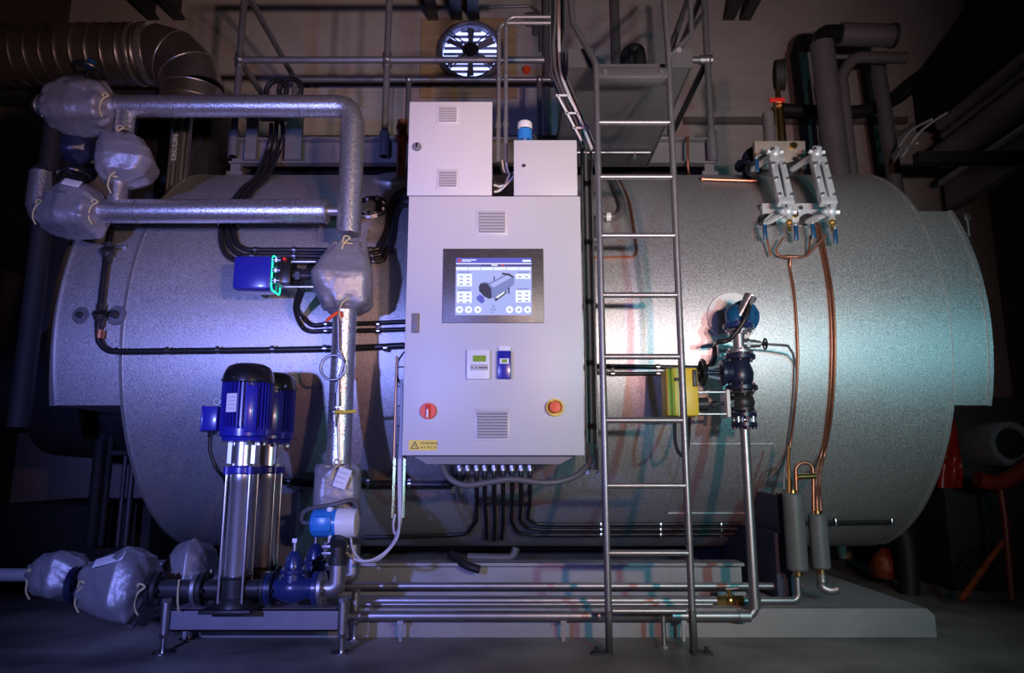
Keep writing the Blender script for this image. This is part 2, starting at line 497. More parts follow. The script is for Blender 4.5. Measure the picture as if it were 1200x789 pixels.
# rosettes: collars where nozzles leave the cladding
def disc(mb, px, py, r, th, off=0.0):
    p = B(px, py, off); n = BN(p); mb.cyl(p - n * .01, p + n * th, r, seg=36, bev=.003); return p, n
b = MB(); pr, nr = disc(b, 858, 372, .125, .012); ro = b.obj('nozzle_collar', M_WHITE, boiler); ro['label'] = 'pale round collar plate'
b = MB(); disc(b, 95, 370, .043, .006); c1 = b.obj('inspection_collar', M_ZINC, boiler)
b = MB(); p, n = disc(b, 95, 370, .014, .03); b.obj('inspection_plug', M_DARKSTEEL, c1)
b = MB(); disc(b, 137, 370, .05, .006); c2 = b.obj('inspection_collar', M_ZINC, boiler)
b = MB(); p, n = disc(b, 137, 370, .018, .05); b.obj('inspection_plug', M_DARKSTEEL, c2)
# flanged nozzle high behind the cabinet
b = MB(); p = B(437, 249, .0); n = BN(p); b.cyl(p - n * .02, p + n * .03, .05, seg=28); flange(b, p + n * .036, n, .088, .022, 8, .010); b.obj('nozzle_flange', M_STEEL, boiler)
NZ = p + n * .05; NZn = n
b = MB(); p = B(462, 210, .0); n = BN(p); b.cyl(p - n * .02, p + n * .016, .12, seg=32, bev=.006); b.obj('manhole_pad', M_JACKETSHEET, boiler)
# skid beams and saddles
for y0, s in ((3.6, 1), (5.5, -1)):
    b = MB()
    b.bx(-1.75, 1.12, y0 - .004, y0 + .13, .118, .134).bx(-1.75, 1.12, y0 - .004, y0 + .13, .252, .266).bx(-1.75, 1.12, y0 + .05, y0 + .062, .13, .256)
    b.obj('skid_beam', M_SKID, boiler)
def saddle(x0, x1, m, nm):
    po = [(3.50, .12), (3.50, .60), (3.86, .60)]
    a0 = math.asin((.60 - AZ) / (R - .02)); n = 20
    po = [(3.48, .12), (3.48, .585)] + [(AY - (R - .02) * math.cos(a0 + (-PI - 2 * a0) * i / n), AZ + (R - .02) * math.sin(a0 + (-PI - 2 * a0) * i / n)) for i in range(n + 1)] + [(5.74, .585), (5.74, .12)]
    b = MB(); b.prism(po, ((x0 + x1) / 2 - .012, 0, 0), (0, 1, 0), (0, 0, 1), .024)
    b.bx(x0, x1, 3.455, 3.48, .12, .60).bx(x0, x1, 3.4, 5.76, .118, .13)
    return b.obj('saddle', m, boiler)
s = saddle(1.25, 1.30, M_SADDLE, '')
b = MB(); b.bx(1.225, 1.25, 3.46, 4.2, .13, .42); b.obj('saddle_gusset', M_SADDLE, s)
saddle(-1.165, -1.01, M_PALEBLUE, '')
# dark burner body under the left end cover
b = MB(); b.cyl((-1.93, AY, AZ - .2), (-2.9, AY, AZ - .2), .5, .42, 40).cyl((-2.9, AY, AZ - .2), (-3.3, AY, AZ - .2), .28, .28, 30); b.obj('burner', M_CASTIRON, boiler)

# ================================================================ access platform over the boiler
PF, PBk = 4.2, 5.3
PX0, PX1 = -1.765, 1.27
plat = thing('access_platform', 'grey steel walkway platform standing along the top of the boiler', 'platform', (0, PF, 2.5))
def channel(mb, p0, p1, z0, z1, face):
    """C channel with its flanges along 'face'"""
    p0, p1 = V(p0), V(p1); f = V(face) * .055
    mb.beam(p0 + V((0, 0, (z0 + z1) / 2)), p1 + V((0, 0, (z0 + z1) / 2)), .008, z1 - z0)
    for z in (z0, z1): mb.beam(p0 + f / 2 + V((0, 0, z)), p1 + f / 2 + V((0, 0, z)), .06, .01)
b = MB(); channel(b, (PX0, PF + .05, 0), (PX1, PF + .05, 0), 2.592, 2.748, (0, -1, 0)); b.obj('front_channel', M_PLATFORM, plat)
b = MB(); channel(b, (PX0, PBk, 0), (PX1, PBk, 0), 2.592, 2.748, (0, -1, 0)); b.obj('rear_channel', M_PLATFORM, plat)
for x in (PX0 + .03, PX1 - .03):
    b = MB(); b.beam((x, PF + .06, 2.67), (x, PBk, 2.67), .01, .15); b.obj('end_channel', M_PLATFORM, plat)
b = MB(); b.bx(PX0 + .04, PX1 - .04, PF + .06, PBk - .01, 2.725, 2.74); b.obj('deck', M_DARKSTEEL, plat)
for x in (-1.73, -.2, 1.235):
    for y in (PF + .04, PBk - .05):
        b = MB(); b.bx(x - .03, x + .03, y - .02, y + .02, zb(y) - .01, 2.592).bx(x - .05, x + .05, y - .035, y + .035, zb(y) - .01, zb(y) + .014); b.obj('support_foot', M_PLATFORM, plat)
# projecting landing at the ladder head
LX0, LX1, LY = .262, .842, 3.06
land = MB(); land.bx(LX0, LX1, LY, PF - .01, 2.557, 2.572); lo = land.obj('landing', M_HOPPER, plat)
b = MB()
b.bx(LX0, .378, LY - .008, LY, 2.55, 2.645); b.bx(.72, LX1, LY - .008, LY, 2.55, 2.645)
b.bx(LX0, LX0 + .008, LY, PF - .01, 2.55, 2.645); b.bx(LX1 - .008, LX1, LY, PF - .01, 2.55, 2.645)
b.obj('toe_board', M_HOPPER, lo)
b = MB(); b.cyl((.36, 3.945, 2.54), (LX1 - .03, 3.945, 2.54), .008, seg=10); b.cyl((.47, 3.945, 2.50), (.47, 3.945, 2.54), .008, seg=8).cyl((.72, 3.945, 2.50), (.72, 3.945, 2.54), .008, seg=8); b.obj('stiffener', M_ZINC, lo)

# ---------------------------------------------------------------- guard rail
TR = .0215
ZM, ZT = 3.29, 3.79
gr = thing('guard_rail', 'grey tubular guard rail with posts around the platform on top of the boiler', 'railing', (PX0, PF, 2.6))
def fitting(p, r=.034): return MB().ball(p, r, (1, 1, 1), 14, 8)
for x in (-1.745, -.80):
    b = MB(); b.cyl((x, PF, 2.63), (x, PF, ZT), TR, seg=14).cyl((x, PF, 2.63), (x, PF, 2.79), TR * 1.5, seg=14); po = b.obj('post', M_TUBE, gr)
    fitting((x, PF, ZM)).cyl((x, PF, ZM - .045), (x, PF, ZM + .045), .03, seg=14).obj('clamp_fitting', M_ZINC, po)
x = 1.252
b = MB(); b.cyl((x, PF, 2.63), (x, PF, ZT), TR, seg=14).cyl((x, PF, 2.60), (x, PF, 2.80), TR * 1.55, seg=14); po = b.obj('post', M_TUBE, gr)
fitting((x, PF, ZM)).cyl((x - .05, PF, ZM), (x + .03, PF, ZM), .03, seg=14).obj('clamp_fitting', M_ZINC, po)
for x in (-1.745, -.83, .22, 1.252):
    b = MB(); b.cyl((x, PBk, 2.6), (x, PBk, ZT), TR, seg=14); po = b.obj('post', M_TUBE, gr)
    fitting((x, PBk, ZT)).obj('clamp_fitting', M_ZINC, po)
b = MB(); b.cyl((-1.745, PF, ZM), (.205, PF, ZM), TR, seg=14); b.obj('mid_rail', M_TUBE, gr)
b = MB(); b.cyl((-1.745, PF, ZT), (.205, PF, ZT), TR, seg=14); b.obj('top_rail', M_TUBE, gr)
b = MB(); b.cyl((-1.745, PBk, ZT), (1.252, PBk, ZT), TR, seg=14); b.obj('top_rail', M_TUBE, gr)
b = MB(); b.cyl((-1.745, PBk, ZM), (1.252, PBk, ZM), TR, seg=14); b.obj('mid_rail', M_TUBE, gr)
for z in (ZM, ZT):
    b = MB(); b.cyl((-1.745, PF, z), (-1.745, PBk, z), TR, seg=14); b.obj('side_rail', M_TUBE, gr)
    b = MB(); b.cyl((1.252, PF, z), (1.252, PBk, z), TR, seg=14); b.obj('side_rail', M_TUBE, gr)
b = MB(); b.cyl((1.252, PF, ZM), (1.02, PF, ZM), TR, seg=14); b.obj('rail_stub', M_TUBE, gr)

# ================================================================ access ladder
LXa, LXb, LYd = .382, .714, 2.99
lad = thing('access_ladder', 'tall galvanised vertical ladder bolted to the floor in front of the boiler', 'ladder', (LXa, LYd, 0))
b = MB(); b.tube(fillet([(LXa, LYd, .015), (LXa, LYd, 2.53), (.285, LYd + .06, 2.78), (.26, LYd + .1, 3.2)], .06), .0145, 12); b.obj('side_rail', M_LADDER, lad)
b = MB(); b.tube(fillet([(LXb, LYd, .015), (LXb, LYd, 2.57), (.70, LYd + .02, 3.3)], .06), .0145, 12); b.obj('side_rail', M_LADDER, lad)
b = MB(); b.tube(fillet([(LXb, LYd, 2.56), (.84, LYd + .06, 2.72), (.86, LYd + .1, 3.2)], .04), .0125, 12); b.obj('grab_rail', M_LADDER, lad)
b = MB(); b.cyl((LXb, LYd, 2.57), (1.17, PF, ZT), .016, seg=12); b.obj('grab_rail', M_LADDER, lad)
b = MB(); b.cyl((LXb + .05, LYd, 2.60), (1.24, PF, 3.62), .013, seg=12); b.obj('grab_rail', M_LADDER, lad)
for z in (.382, .647, .913, 1.18, 1.447, 1.713, 1.984, 2.243):
    b = MB(); b.cyl((LXa, LYd, z), (LXb, LYd, z), .0125, seg=12); b.obj('rung', M_LADDER, lad)
b = MB(); b.bx(LXa + .008, LXb - .008, LYd - .012, LYd + .06, 2.455, 2.505, .004)
tpl = b.obj('top_plate', M_HOPPER, lad)
for x in (.42, .675): b = MB(); b.cyl((x, LYd - .022, 2.48), (x, LYd, 2.48), .012, seg=8); b.obj('plate_bolt', M_ZINC, tpl)
for x, s in ((LXa, -1), (LXb, 1)):
    b = MB(); b.bx(x - .012, x + .012, LYd - .02, LYd + .02, 0, .16, .003); b.bx(min(x, x + s * .07), max(x, x + s * .07), LYd - .025, LYd + .025, 0, .008)
    b.cyl((x + s * .05, LYd, 0), (x + s * .05, LYd, .028), .009, seg=6); b.obj('foot_bracket', M_DARKSTEEL, lad)
b = MB(); b.cyl((.62, 3.1, 0), (.62, 3.1, .13), .01, seg=10).cyl((.62, 3.1, 0), (.62, 3.1, .01), .03, seg=12); b.obj('stay', M_ZINC, lad)
b = MB(); b.cyl((LXa + .02, LYd + .03, .155), (LXb - .02, LYd + .03, .155), .012, seg=10); b.obj('stay_bar', M_ZINC, lad)
for x in (LXa, LXb):
    b = MB(); b.cyl((x, LYd, 2.46), (x, LY + .03, 2.56), .01, seg=8); b.obj('wall_stay', M_ZINC, lad)

# ================================================================ wall fan, lamp, conduit on the back wall
fc = P(552, 66, YB); FR = .30
fan = thing('wall_fan', 'round wall extractor fan with bright daylight between its louvres', 'fan', (fc.x, YB, fc.z - FR))
b = MB(); b.bx(fc.x - .46, fc.x + .42, YB - .02, YB - .001, fc.z - .42, fc.z + .38); bd = b.obj('backing_board', M_PLY, fan); bd['label'] = 'brown board round the fan'
b = MB(); b.pipe((fc.x, YB - .09, fc.z), (fc.x, YB - .015, fc.z), FR, FR - .045, 48); b.torus((fc.x, YB - .09, fc.z), (0, 1, 0), FR - .02, .02, 48, 8); b.obj('ring', M_FANRING, fan)
b = MB(); b.cyl((fc.x, YB - .024, fc.z), (fc.x, YB - .0215, fc.z), FR - .045, seg=48); b.obj('daylit_opening', M_DAYLIGHT, fan)
b = MB()
for k in range(-4, 5):
    z = fc.z + k * .058; hw = math.sqrt(max(0, (FR - .05) ** 2 - (k * .058) ** 2))
    if hw > .03: b.box((fc.x, YB - .034, z), (2 * hw, .003, .026), Matrix.Rotation(.6, 3, 'X'))
b.obj('louvre_slats', M_LOUVRE, fan)
b = MB(); b.cyl((fc.x, YB - .12, fc.z), (fc.x, YB - .04, fc.z), .075, seg=24, bev=.01); b.cyl((fc.x, YB - .13, fc.z), (fc.x, YB - .11, fc.z), .05, seg=20); b.obj('motor_hub', M_BLACK, fan)
for k in range(6):
    a = PI / 2 + k * PI / 3
    u = V((math.cos(a), 0, math.sin(a))); w = V((-math.sin(a), 0, math.cos(a)))
    b = MB(); o = V((fc.x, YB - .075, fc.z))
    w1 = w * .9 + V((0, -.28, 0))
    po = [o + u * .06 - w1 * .02, o + u * .235 - w1 * .035, o + u * .24 + w1 * .035, o + u * .06 + w1 * .02]
    t = V((0, .004, 0)); b.add(po + [q + t for q in po], [[0, 1, 2, 3], [7, 6, 5, 4], [0, 4, 5, 1], [1, 5, 6, 2], [2, 6, 7, 3], [3, 7, 4, 0]]); b.obj('blade', M_FANRING, fan)
for a in (.7, PI - .7, PI + .75, -.75):
    u = V((math.cos(a), 0, math.sin(a))); o = V((fc.x, YB - .115, fc.z))
    b = MB(); w = V((-math.sin(a), 0, math.cos(a))) * .016
    b.cyl(o + u * .06 + w, o + u * (FR - .02) + w, .006, seg=8).cyl(o + u * .06 - w, o + u * (FR - .02) - w, .006, seg=8); b.obj('guard_arm', M_FANRING, fan)
q = P(617, 83, YB)
b = MB(); b.cyl((q.x, YB - .03, q.z), (q.x, YB - .001, q.z), .032, seg=20, bev=.004).mat(M_ORANGERED); b.mat(M_ORANGERED)
b = MB(); b.lathe([(.036, 0), (.036, .03), (.028, .045), (.0, .05)], (q.x, YB - .001, q.z), (0, -1, 0), 20, False); solo('warning_lamp', b, M_ORANGERED, 'small round orange lamp on the back wall below the conduit', 'lamp')
y = YB - .025
b = MB(); b.tube(fillet(PP([(545, -4), (548, 9), (622, 7), (632, 15), (633, 60)], y), .04), .012, 10); solo('wall_conduit', b, M_TUBE, 'thin grey bent conduit on the back wall above the fan', 'conduit')
b = MB(); b.bx(q.x + .0, q.x + .13, YB - .08, YB - .001, P(0, 32, YB).z, P(0, 20, YB).z, .006); b.cyl((q.x + .09, YB - .05, P(0, 34, YB).z), (q.x + .09, YB - .05, P(0, 44, YB).z), .03, seg=16); solo('junction_box', b, M_TUBE, 'small grey junction box fixed to the back wall beside the conduit', 'box')
# ================================================================ control cabinet
CY = 3.0
CX0, CX1, CZ0, CZ1 = -.4555, .301, P(580, 534, CY).z, P(580, 230, CY).z
def C(px, py): return P(px, py, CY)
cab = thing('control_cabinet', 'large pale grey control cabinet with touchscreen, meters and stop buttons in front of the boiler', 'cabinet', ((CX0 + CX1) / 2, CY, CZ0))
b = MB(); b.bx(CX0 + .006, CX1 - .006, CY + .02, CY + .30, CZ0 + .004, CZ1 - .004, .004); b.obj('body', M_CABINET, cab)
b = MB(); b.bx(CX0, CX1, CY, CY + .018, CZ0, CZ1, .004); door = b.obj('door', M_CABINET, cab)
b = MB(); b.prism([(CX0 + .03, CZ0 + .004), (CX1 - .03, CZ0 + .004), (CX1 - .10, CZ0 - .035), (CX0 + .10, CZ0 - .035)], (0, CY + .05, 0), (1, 0, 0), (0, 0, 1), -.2); b.obj('gland_plate', M_CABDARK, cab)
for x in (-.2, .1):
    for (za, zc2, d) in ((1.2, 1.26, .50), (1.62, 1.66, .50)): b = MB(); b.bx(x - .03, x + .03, CY + .29, CY + d, za, zc2); b.obj('mounting_bracket', M_DARKSTEEL, cab)
def rect(px0, py0, px1, py1):
    a, c = C(px0, py0), C(px1, py1)
    a2, c2 = C(px0, py1), C(px1, py0)
    return (a.x + a2.x) / 2, (c.x + c2.x) / 2, c.z, a.z      # x0,x1,z0,z1
def vent(px0, py0, px1, py1, parent, n=7, y=CY):
    x0, x1, z0, z1 = rect(px0, py0, px1, py1)
    b = MB(); t = .012
    b.bx(x0, x1, y - .004, y + .002, z0, z1, .001); v = b.obj('vent_grille', M_CABINET, parent)
    b = MB(); b.bx(x0 + t, x1 - t, y - .0055, y - .004, z0 + t, z1 - t).mat(M_VENTDARK)
    b = MB().mat(M_VENTDARK); b.bx(x0 + t, x1 - t, y - .0055, y - .0035, z0 + t, z1 - t)
    b.mat(M_VENT); h = (z1 - z0 - 2 * t) / n
    for k in range(n): b.box(((x0 + x1) / 2, y - .009, z0 + t + h * (k + .55)), (x1 - x0 - 2 * t, .004, h * .62), Matrix.Rotation(-.45, 3, 'X'))
    b.obj('slats', None, v)
    return v
vent(558, 245, 595, 276, door); vent(556, 479, 598, 517, door, 9)
# touchscreen
x0, x1, z0, z1 = rect(519, 292, 637, 379)
b = MB(); b.bx(x0, x1, CY - .008, CY + .002, z0, z1, .002); ts = b.obj('touchscreen', M_BEZEL, door)
sx0, sx1, sz0, sz1 = rect(534, 303, 623, 370)
SW, SH = sx1 - sx0, sz1 - sz0
b = MB()
def sr(u0, v0, u1, v1, m, lay=1):      # u right, v down, 0..1
    b.mat(m); y = CY - .008 - .0003 * lay
    b.bx(sx0 + u0 * SW, sx0 + u1 * SW, y - .0004, y + .0001, sz1 - v1 * SH, sz1 - v0 * SH)
def sp(pts, m, lay=2):
    b.mat(m); y = CY - .008 - .0003 * lay
    b.prism([(sx0 + u * SW, sz1 - v * SH) for u, v in pts], (0, y, 0), (1, 0, 0), (0, 0, 1), .0003)
def sc(u, v, r, m, lay=2): sp([(u + r * math.cos(t * PI / 12), v + r * SW / SH * math.sin(t * PI / 12)) for t in range(24)], m, lay)
sr(0, 0, 1, 1, S_BG, 0)
sr(0, 0, 1, .09, S_BLUE); sr(0, .11, 1, .155, S_NAVY); sr(0, .095, 1, .11, S_WHITE); sr(.03, .02, .065, .075, S_RED, 2); sr(.08, .03, .27, .045, S_WHITE, 2); sr(.08, .055, .2, .065, S_WHITE, 2); sr(.88, .035, .99, .07, S_WHITE, 2)
sr(.47, .12, .55, .14, S_WHITE, 2); sr(.6, .12, .64, .14, S_RED, 2)
for k in range(12): sr(.03 + k * .026, .122, .045 + k * .026, .14, S_STEEL, 2)
for k in range(6): sr(.005 + k * .166, .165, .16 + k * .166, .215, S_WHITE)
for (u0, v0, u1, v1) in ((.02, .28, .215, .50), (.02, .59, .215, .79), (.79, .28, .985, .37), (.79, .57, .985, .78)):
    sr(u0, v0, u1, v1, S_WHITE); sr(u0 + .02, v0 - .035, u1 - .02, v0 - .018, S_STEEL)
    k = v0 + .045
    while k < v1 - .02:
        sr(u0 + .03, k, u0 + .075, k + .018, S_STEEL, 2); sr(u1 - .07, k, u1 - .03, k + .018, S_STEEL, 2); k += .065
for u in (.055, .175, .295, .71, .83, .945):
    sc(u, .905, .048, S_WHITE); sr(u - .012, .89, u + .014, .92, S_STEEL, 3)
# generic boiler diagram on the screen
sp([(.43, .45), (.70, .26), (.77, .34), (.77, .46), (.55, .72), (.46, .70)], S_STEEL, 2)
sp([(.45, .47), (.70, .29), (.74, .34), (.50, .52)], S_BG, 3)
sp([(.305, .50), (.33, .45), (.42, .45), (.47, .55), (.475, .70), (.44, .72), (.37, .67), (.31, .58)], S_DARK, 4)
sp([(.32, .45), (.37, .42), (.45, .44), (.49, .55), (.49, .71), (.475, .70), (.47, .55), (.42, .45)], S_STEEL, 3)
sp([(.27, .70), (.32, .64), (.37, .68), (.385, .76), (.35, .80), (.30, .76)], S_BLUE, 3)
sp([(.51, .73), (.67, .58), (.67, .62), (.53, .76)], S_DARK, 3); sp([(.53, .69), (.64, .59), (.65, .61), (.55, .71)], S_WHITE, 4)
sp([(.60, .29), (.62, .26), (.70, .28), (.77, .33), (.75, .35), (.69, .31)], S_DARK, 4)
sp([(.50, .33), (.515, .33), (.515, .40), (.50, .40)], S_DARK, 4); sp([(.69, .52), (.71, .52), (.71, .63), (.69, .63)], S_DARK, 4)
sc(.50, .85, .014, S_STEEL, 3); sc(.475, .90, .012, S_STEEL, 3); sc(.515, .90, .014, S_STEEL, 3); sc(.49, .95, .012, S_STEEL, 3)
b.obj('display', None, ts)
# meters, buttons, sign, lock
x0, x1, z0, z1 = rect(547.5, 411, 574, 445)
b = MB(); b.bx(x0, x1, CY - .022, CY + .001, z0, z1, .002); mt = b.obj('panel_meter', M_WHITE, door)
w, h = x1 - x0, z1 - z0
b = MB(); b.bx(x0 + w * .26, x1 - w * .16, CY - .0235, CY - .02, z0 + h * .59, z0 + h * .80); b.obj('meter_display', M_LCDGREEN, mt)
b = MB().mat(M_VENT); b.bx(x0 + w * .14, x1 - w * .08, CY - .0230, CY - .02, z0 + h * .29, z0 + h * .50).mat(M_INK)
for u in (.20, .38, .52, .60, .68, .76, .84): b.bx(x0 + w * u, x0 + w * (u + .055), CY - .024, CY - .022, z0 + h * .36, z0 + h * .41)
b.obj('key_strip', None, mt)
x0, x1, z0, z1 = rect(583, 412, 599, 445)
b = MB(); b.bx(x0, x1, CY - .026, CY + .001, z0, z1, .006); ct = b.obj('blue_controller', M_BLUEPAINT, door); w, h = x1 - x0, z1 - z0
b = MB().mat(M_WHITE); b.bx(x0 + w * .16, x1 - w * .16, CY - .0275, CY - .02, z0 + h * .53, z0 + h * .72, .001).mat(M_LCDGREEN); b.bx(x0 + w * .32, x1 - w * .3, CY - .0285, CY - .026, z0 + h * .57, z0 + h * .68); b.obj('small_display', None, ct)
b = MB(); b.bx(x0 + w * .1, x1 - w * .08, CY - .014, CY, z1 + .001, z1 + .010).bx(x0 + w * .05, x1 - w * .02, CY - .012, CY, z1 + .008, z1 + .022, .002); b.obj('mounting_clip', M_WHITE, ct)
b = MB(); b.cyl(C(502, 482) + V((0, .001, 0)), C(502, 482) - V((0, .014, 0)), .034, seg=32, bev=.002); sw = b.obj('isolator_switch', M_ORANGERED, door); sw['label'] = 'orange red rotary isolator'
b = MB(); p = C(502, 482); b.box(p - V((0, .022, 0)), (.012, .022, .05), None, .003); kn = b.obj('switch_knob', M_RED, sw)
b = MB(); p = C(502, 484); b.bx(p.x - .004, p.x + .004, CY - .0345, CY - .033, p.z - .02, p.z + .012); b.obj('pointer', M_WHITE, sw)
p = C(650, 478); b = MB(); b.lathe([(.037, 0), (.037, .012), (.036, .022), (.030, .022), (.029, .012), (.001, .012)], p + V((0, .001, 0)), (0, -1, 0), 32, False); es = b.obj('emergency_stop', M_YELLOW, door)
b = MB(); b.lathe([(.014, .01), (.014, .026), (.025, .030), (.025, .040), (.021, .046), (.001, .047)], p, (0, -1, 0), 28, False); b.obj('stop_button', M_ORANGERED, es)
x0, x1, z0, z1 = rect(479, 516, 512, 528)
b = MB().mat(M_SIGNYEL); b.bx(x0, x1, CY - .0015, CY + .001, z0, z1)
b.mat(M_INK); tx, tz, ts_ = x0 + .025, z0 + .006, .034
y = CY - .002
b.prism([(tx - .018, tz), (tx + .018, tz), (tx, tz + .032)], (0, y, 0), (1, 0, 0), (0, 0, 1), .0006)
b.mat(M_SIGNYEL); b.prism([(tx - .0125, tz + .003), (tx + .0125, tz + .003), (tx, tz + .0255)], (0, y - .0004, 0), (1, 0, 0), (0, 0, 1), .0006)
b.mat(M_INK); b.prism([(tx + .001, tz + .021), (tx - .004, tz + .012), (tx - .0003, tz + .0125), (tx - .001, tz + .005), (tx + .004, tz + .0135), (tx + .0005, tz + .013)], (0, y - .0008, 0), (1, 0, 0), (0, 0, 1), .0006)
b.text('WARNING', (x0 + .048, y - .0004, z0 + .024), (1, 0, 0), (0, 0, 1), .0155); b.text('415 VOLTS', (x0 + .048, y - .0004, z0 + .007), (1, 0, 0), (0, 0, 1), .0145)
sg = b.obj('warning_sign', None, door); sg['label'] = 'yellow warning sign reading WARNING 415 VOLTS'
def lock(p, w, h, parent):
    b = MB(); b.box(p - V((0, .006, 0)), (w, .014, h), None, .004); l = b.obj('door_lock', M_VENTDARK, parent)
    b = MB(); b.cyl(p - V((0, .012, h * .15)), p - V((0, .018, h * .15)), w * .26, seg=14); b.obj('lock_barrel', M_STEEL, l)
lock(C(487, 379), .03, .085, door)
b = MB(); p = C(632, 392); 
for (px, py) in ((537, 286), (539, 286)): pass
# the nine cable glands
GX = (538.5, 548, 558.5, 568, 579, 589.5, 600, 610.5, 621)
gp = []
for px in GX:
    p = P(px, 541, CY + .12); p.z = CZ0 - .035; gp.append(p)
    b = MB(); b.cyl(p + V((0, 0, .003)), p - V((0, 0, .02)), .012, seg=6).cyl(p - V((0, 0, .018)), p - V((0, 0, .028)), .0135, seg=14); b.obj('cable_gland', M_ZINC, cab)

# upper cabinets
ux0, ux1, uz1 = -.464, -.0885, P(530, 119, CY).z
up = thing('relay_cabinet', 'pale grey steel cabinet with two small vents standing on the main control cabinet', 'cabinet', ((ux0 + ux1) / 2, CY, CZ1))
b = MB(); b.bx(ux0 + .005, ux1 - .005, CY + .02, CY + .26, CZ1 + .001, uz1 - .004, .004); b.obj('body', M_CABINET, up)
b = MB(); b.bx(ux0, ux1, CY, CY + .018, CZ1 + .004, uz1, .004); ud = b.obj('door', M_CABINET, up)
vent(512, 123, 538, 146, ud, 6); vent(512, 198, 538, 222, ud, 6)
b = MB(); p = C(489, 173); b.cyl(p, p - V((0, .016, 0)), .019, seg=20, bev=.003); l = b.obj('door_lock', M_CABDARK, ud)
b = MB(); b.box(p - V((0, .018, 0)), (.008, .01, .03), None, .002); b.obj('lock_lever', M_STEEL, l)
vx0, vx1, vz1 = P(602, 200, CY).x, P(677, 228, CY).x, P(640, 164, CY).z
sb = thing('junction_cabinet', 'small square pale grey cabinet on top of the control cabinet under the sloping cable tray', 'cabinet', ((vx0 + vx1) / 2, CY, CZ1))
b = MB(); b.bx(vx0 + .005, vx1 - .005, CY + .02, CY + .21, CZ1 + .001, vz1 - .004, .004); b.obj('body', M_CABINET, sb)
b = MB(); b.bx(vx0, vx1, CY, CY + .018, CZ1 + .004, vz1, .004); vd = b.obj('door', M_CABINET, sb)
b = MB(); p = C(614, 195); b.cyl(p, p - V((0, .01, 0)), .008, seg=14); b.obj('door_lock', M_STEEL, vd)

# beacon / transmitter on the small cabinet
p = P(615, 163, CY + .12); p.z = vz1 + .012
be = thing('float_switch_head', 'blue and white round instrument head on a short stem above the small cabinet', 'instrument', p)
b = MB(); b.cyl(p, p + V((0, 0, .05)), .012, seg=14).cyl(p, p + V((0, 0, .014)), .022, seg=6); b.obj('stem', M_STEEL, be)
b = MB(); b.cyl(p + V((0, 0, .045)), p + V((0, 0, .095)), .034, seg=24, bev=.004); b.obj('blue_body', M_TEALBLUE, be)
b = MB(); b.lathe([(.035, .095), (.035, .125), (.030, .132), (.001, .133)], p, (0, 0, 1), 24, False); b.obj('white_cap', M_WHITE, be)
b = MB(); b.tube(spline([p + V((.03, 0, .07)), p + V((.05, 0, .06)), p + V((.055, .02, .0)), p + V((.055, .06, -.08))]), .007, 8); b.obj('cable', M_CABLE, be)

# conduits rising beside the relay cabinet
xa = P(584, 190, CY + .12).x
for i, (dx, top, lab) in enumerate(((0, 27, 'thin steel conduit rising from the cabinets, left one of a pair'), (.034, 20, 'thin steel conduit rising from the cabinets, right one of a pair'))):
    p0 = P(584, 190, CY + .12) + V((dx, 0, 0)); p1 = V((p0.x, p0.y, P(590, top, CY + .12).z)); p2 = P(645, 17 + 5 * (1 - i), CY + .12)
    p2 = V((P(645, 18, CY + .12).x, p0.y, p1.z))
    b = MB(); b.tube(fillet([p0, p1, p2], .045), .0105, 10); t = solo('steel_conduit', b, M_TUBE, lab, 'conduit')
    for f in (.25, .6, .93): t2 = MB(); t2.cyl(p0.lerp(p1, f) - V((0, 0, .012)), p0.lerp(p1, f) + V((0, 0, .012)), .0145, seg=12); t2.obj('coupling', M_ZINC, t)
for k, dx in enumerate((0, .016, .03, .044)):
    p0 = P(586, 188, CY + .13) + V((dx * .6, 0, 0)); 
    b = MB(); b.tube(spline([p0, p0 + V((.012, 0, -.06)), P(594 + k * 3, 205, CY + .1), P(590 - k, 216 + 2 * k, CY + .08), P(579, 213 + 4 * k, CY + .08)]), .006, 8)
    solo('patch_cable', b, M_WHITECABLE if k % 2 else M_CABLE, 'thin %s cable looping between the two upper cabinets, %s' % (('black', 'pale')[k % 2], ('topmost', 'second from top', 'third from top', 'lowest')[k]), 'cable', 'cables between the upper cabinets')

# ================================================================ cables under the cabinet
GRP = 'black cables hanging under the control cabinet'
ends = [
    [(538.5, 556), (520, 566), (500, 566), (430, 567)],
    [(548, 557), (534, 568), (500, 570), (430, 571)],
    [(558.5, 585), (558.5, 610), (548, 625), (530, 627), (425, 630)],
    [(568, 590), (570, 612), (570, 632)], [(579, 590), (580, 612), (579, 633)], [(589.5, 590), (589.5, 612), (588, 632)],
    [(600, 590), (599, 611), (606, 624), (625, 627), (700, 627), (870, 626), (930, 622)],
    [(610.5, 590), (609, 610), (617, 619), (635, 621), (700, 621), (870, 620), (930, 617)],
    [(621, 590), (618, 608), (626, 614), (645, 615), (700, 615), (870, 614), (930, 611)]]
nm = ['first', 'second', 'third', 'fourth', 'fifth', 'sixth', 'seventh', 'eighth', 'ninth']
for i, pts in enumerate(ends):
    b = MB(); g = gp[i] - V((0, 0, .024))
    mid = [B(pts[0][0], pts[0][1], .07 if i < 2 else .03)] if i < 2 else [g + V((0, .03, -.06)), B(pts[0][0], pts[0][1], .03)]
    dense = []
    pp = pts[1:]
    path = [g + V((0, 0, .01)), g - V((0, .0, .03))] + mid + BB(pp, .016)
    b.tube(fillet(path, .05, 6), .0105, 10)
    o = solo('hanging_cable', b, M_CABLE, 'black cable under the control cabinet, %s gland from the left' % nm[i], 'cable', GRP)
    if i >= 6:
        for px in (704, 774, 845):
            q = B(px, pts[-2][1] + 1, .016); c = MB(); c.box(q - V((0, .012, 0)), (.012, .01, .022), None, .002); c.obj('cable_clip', M_STEEL, o)
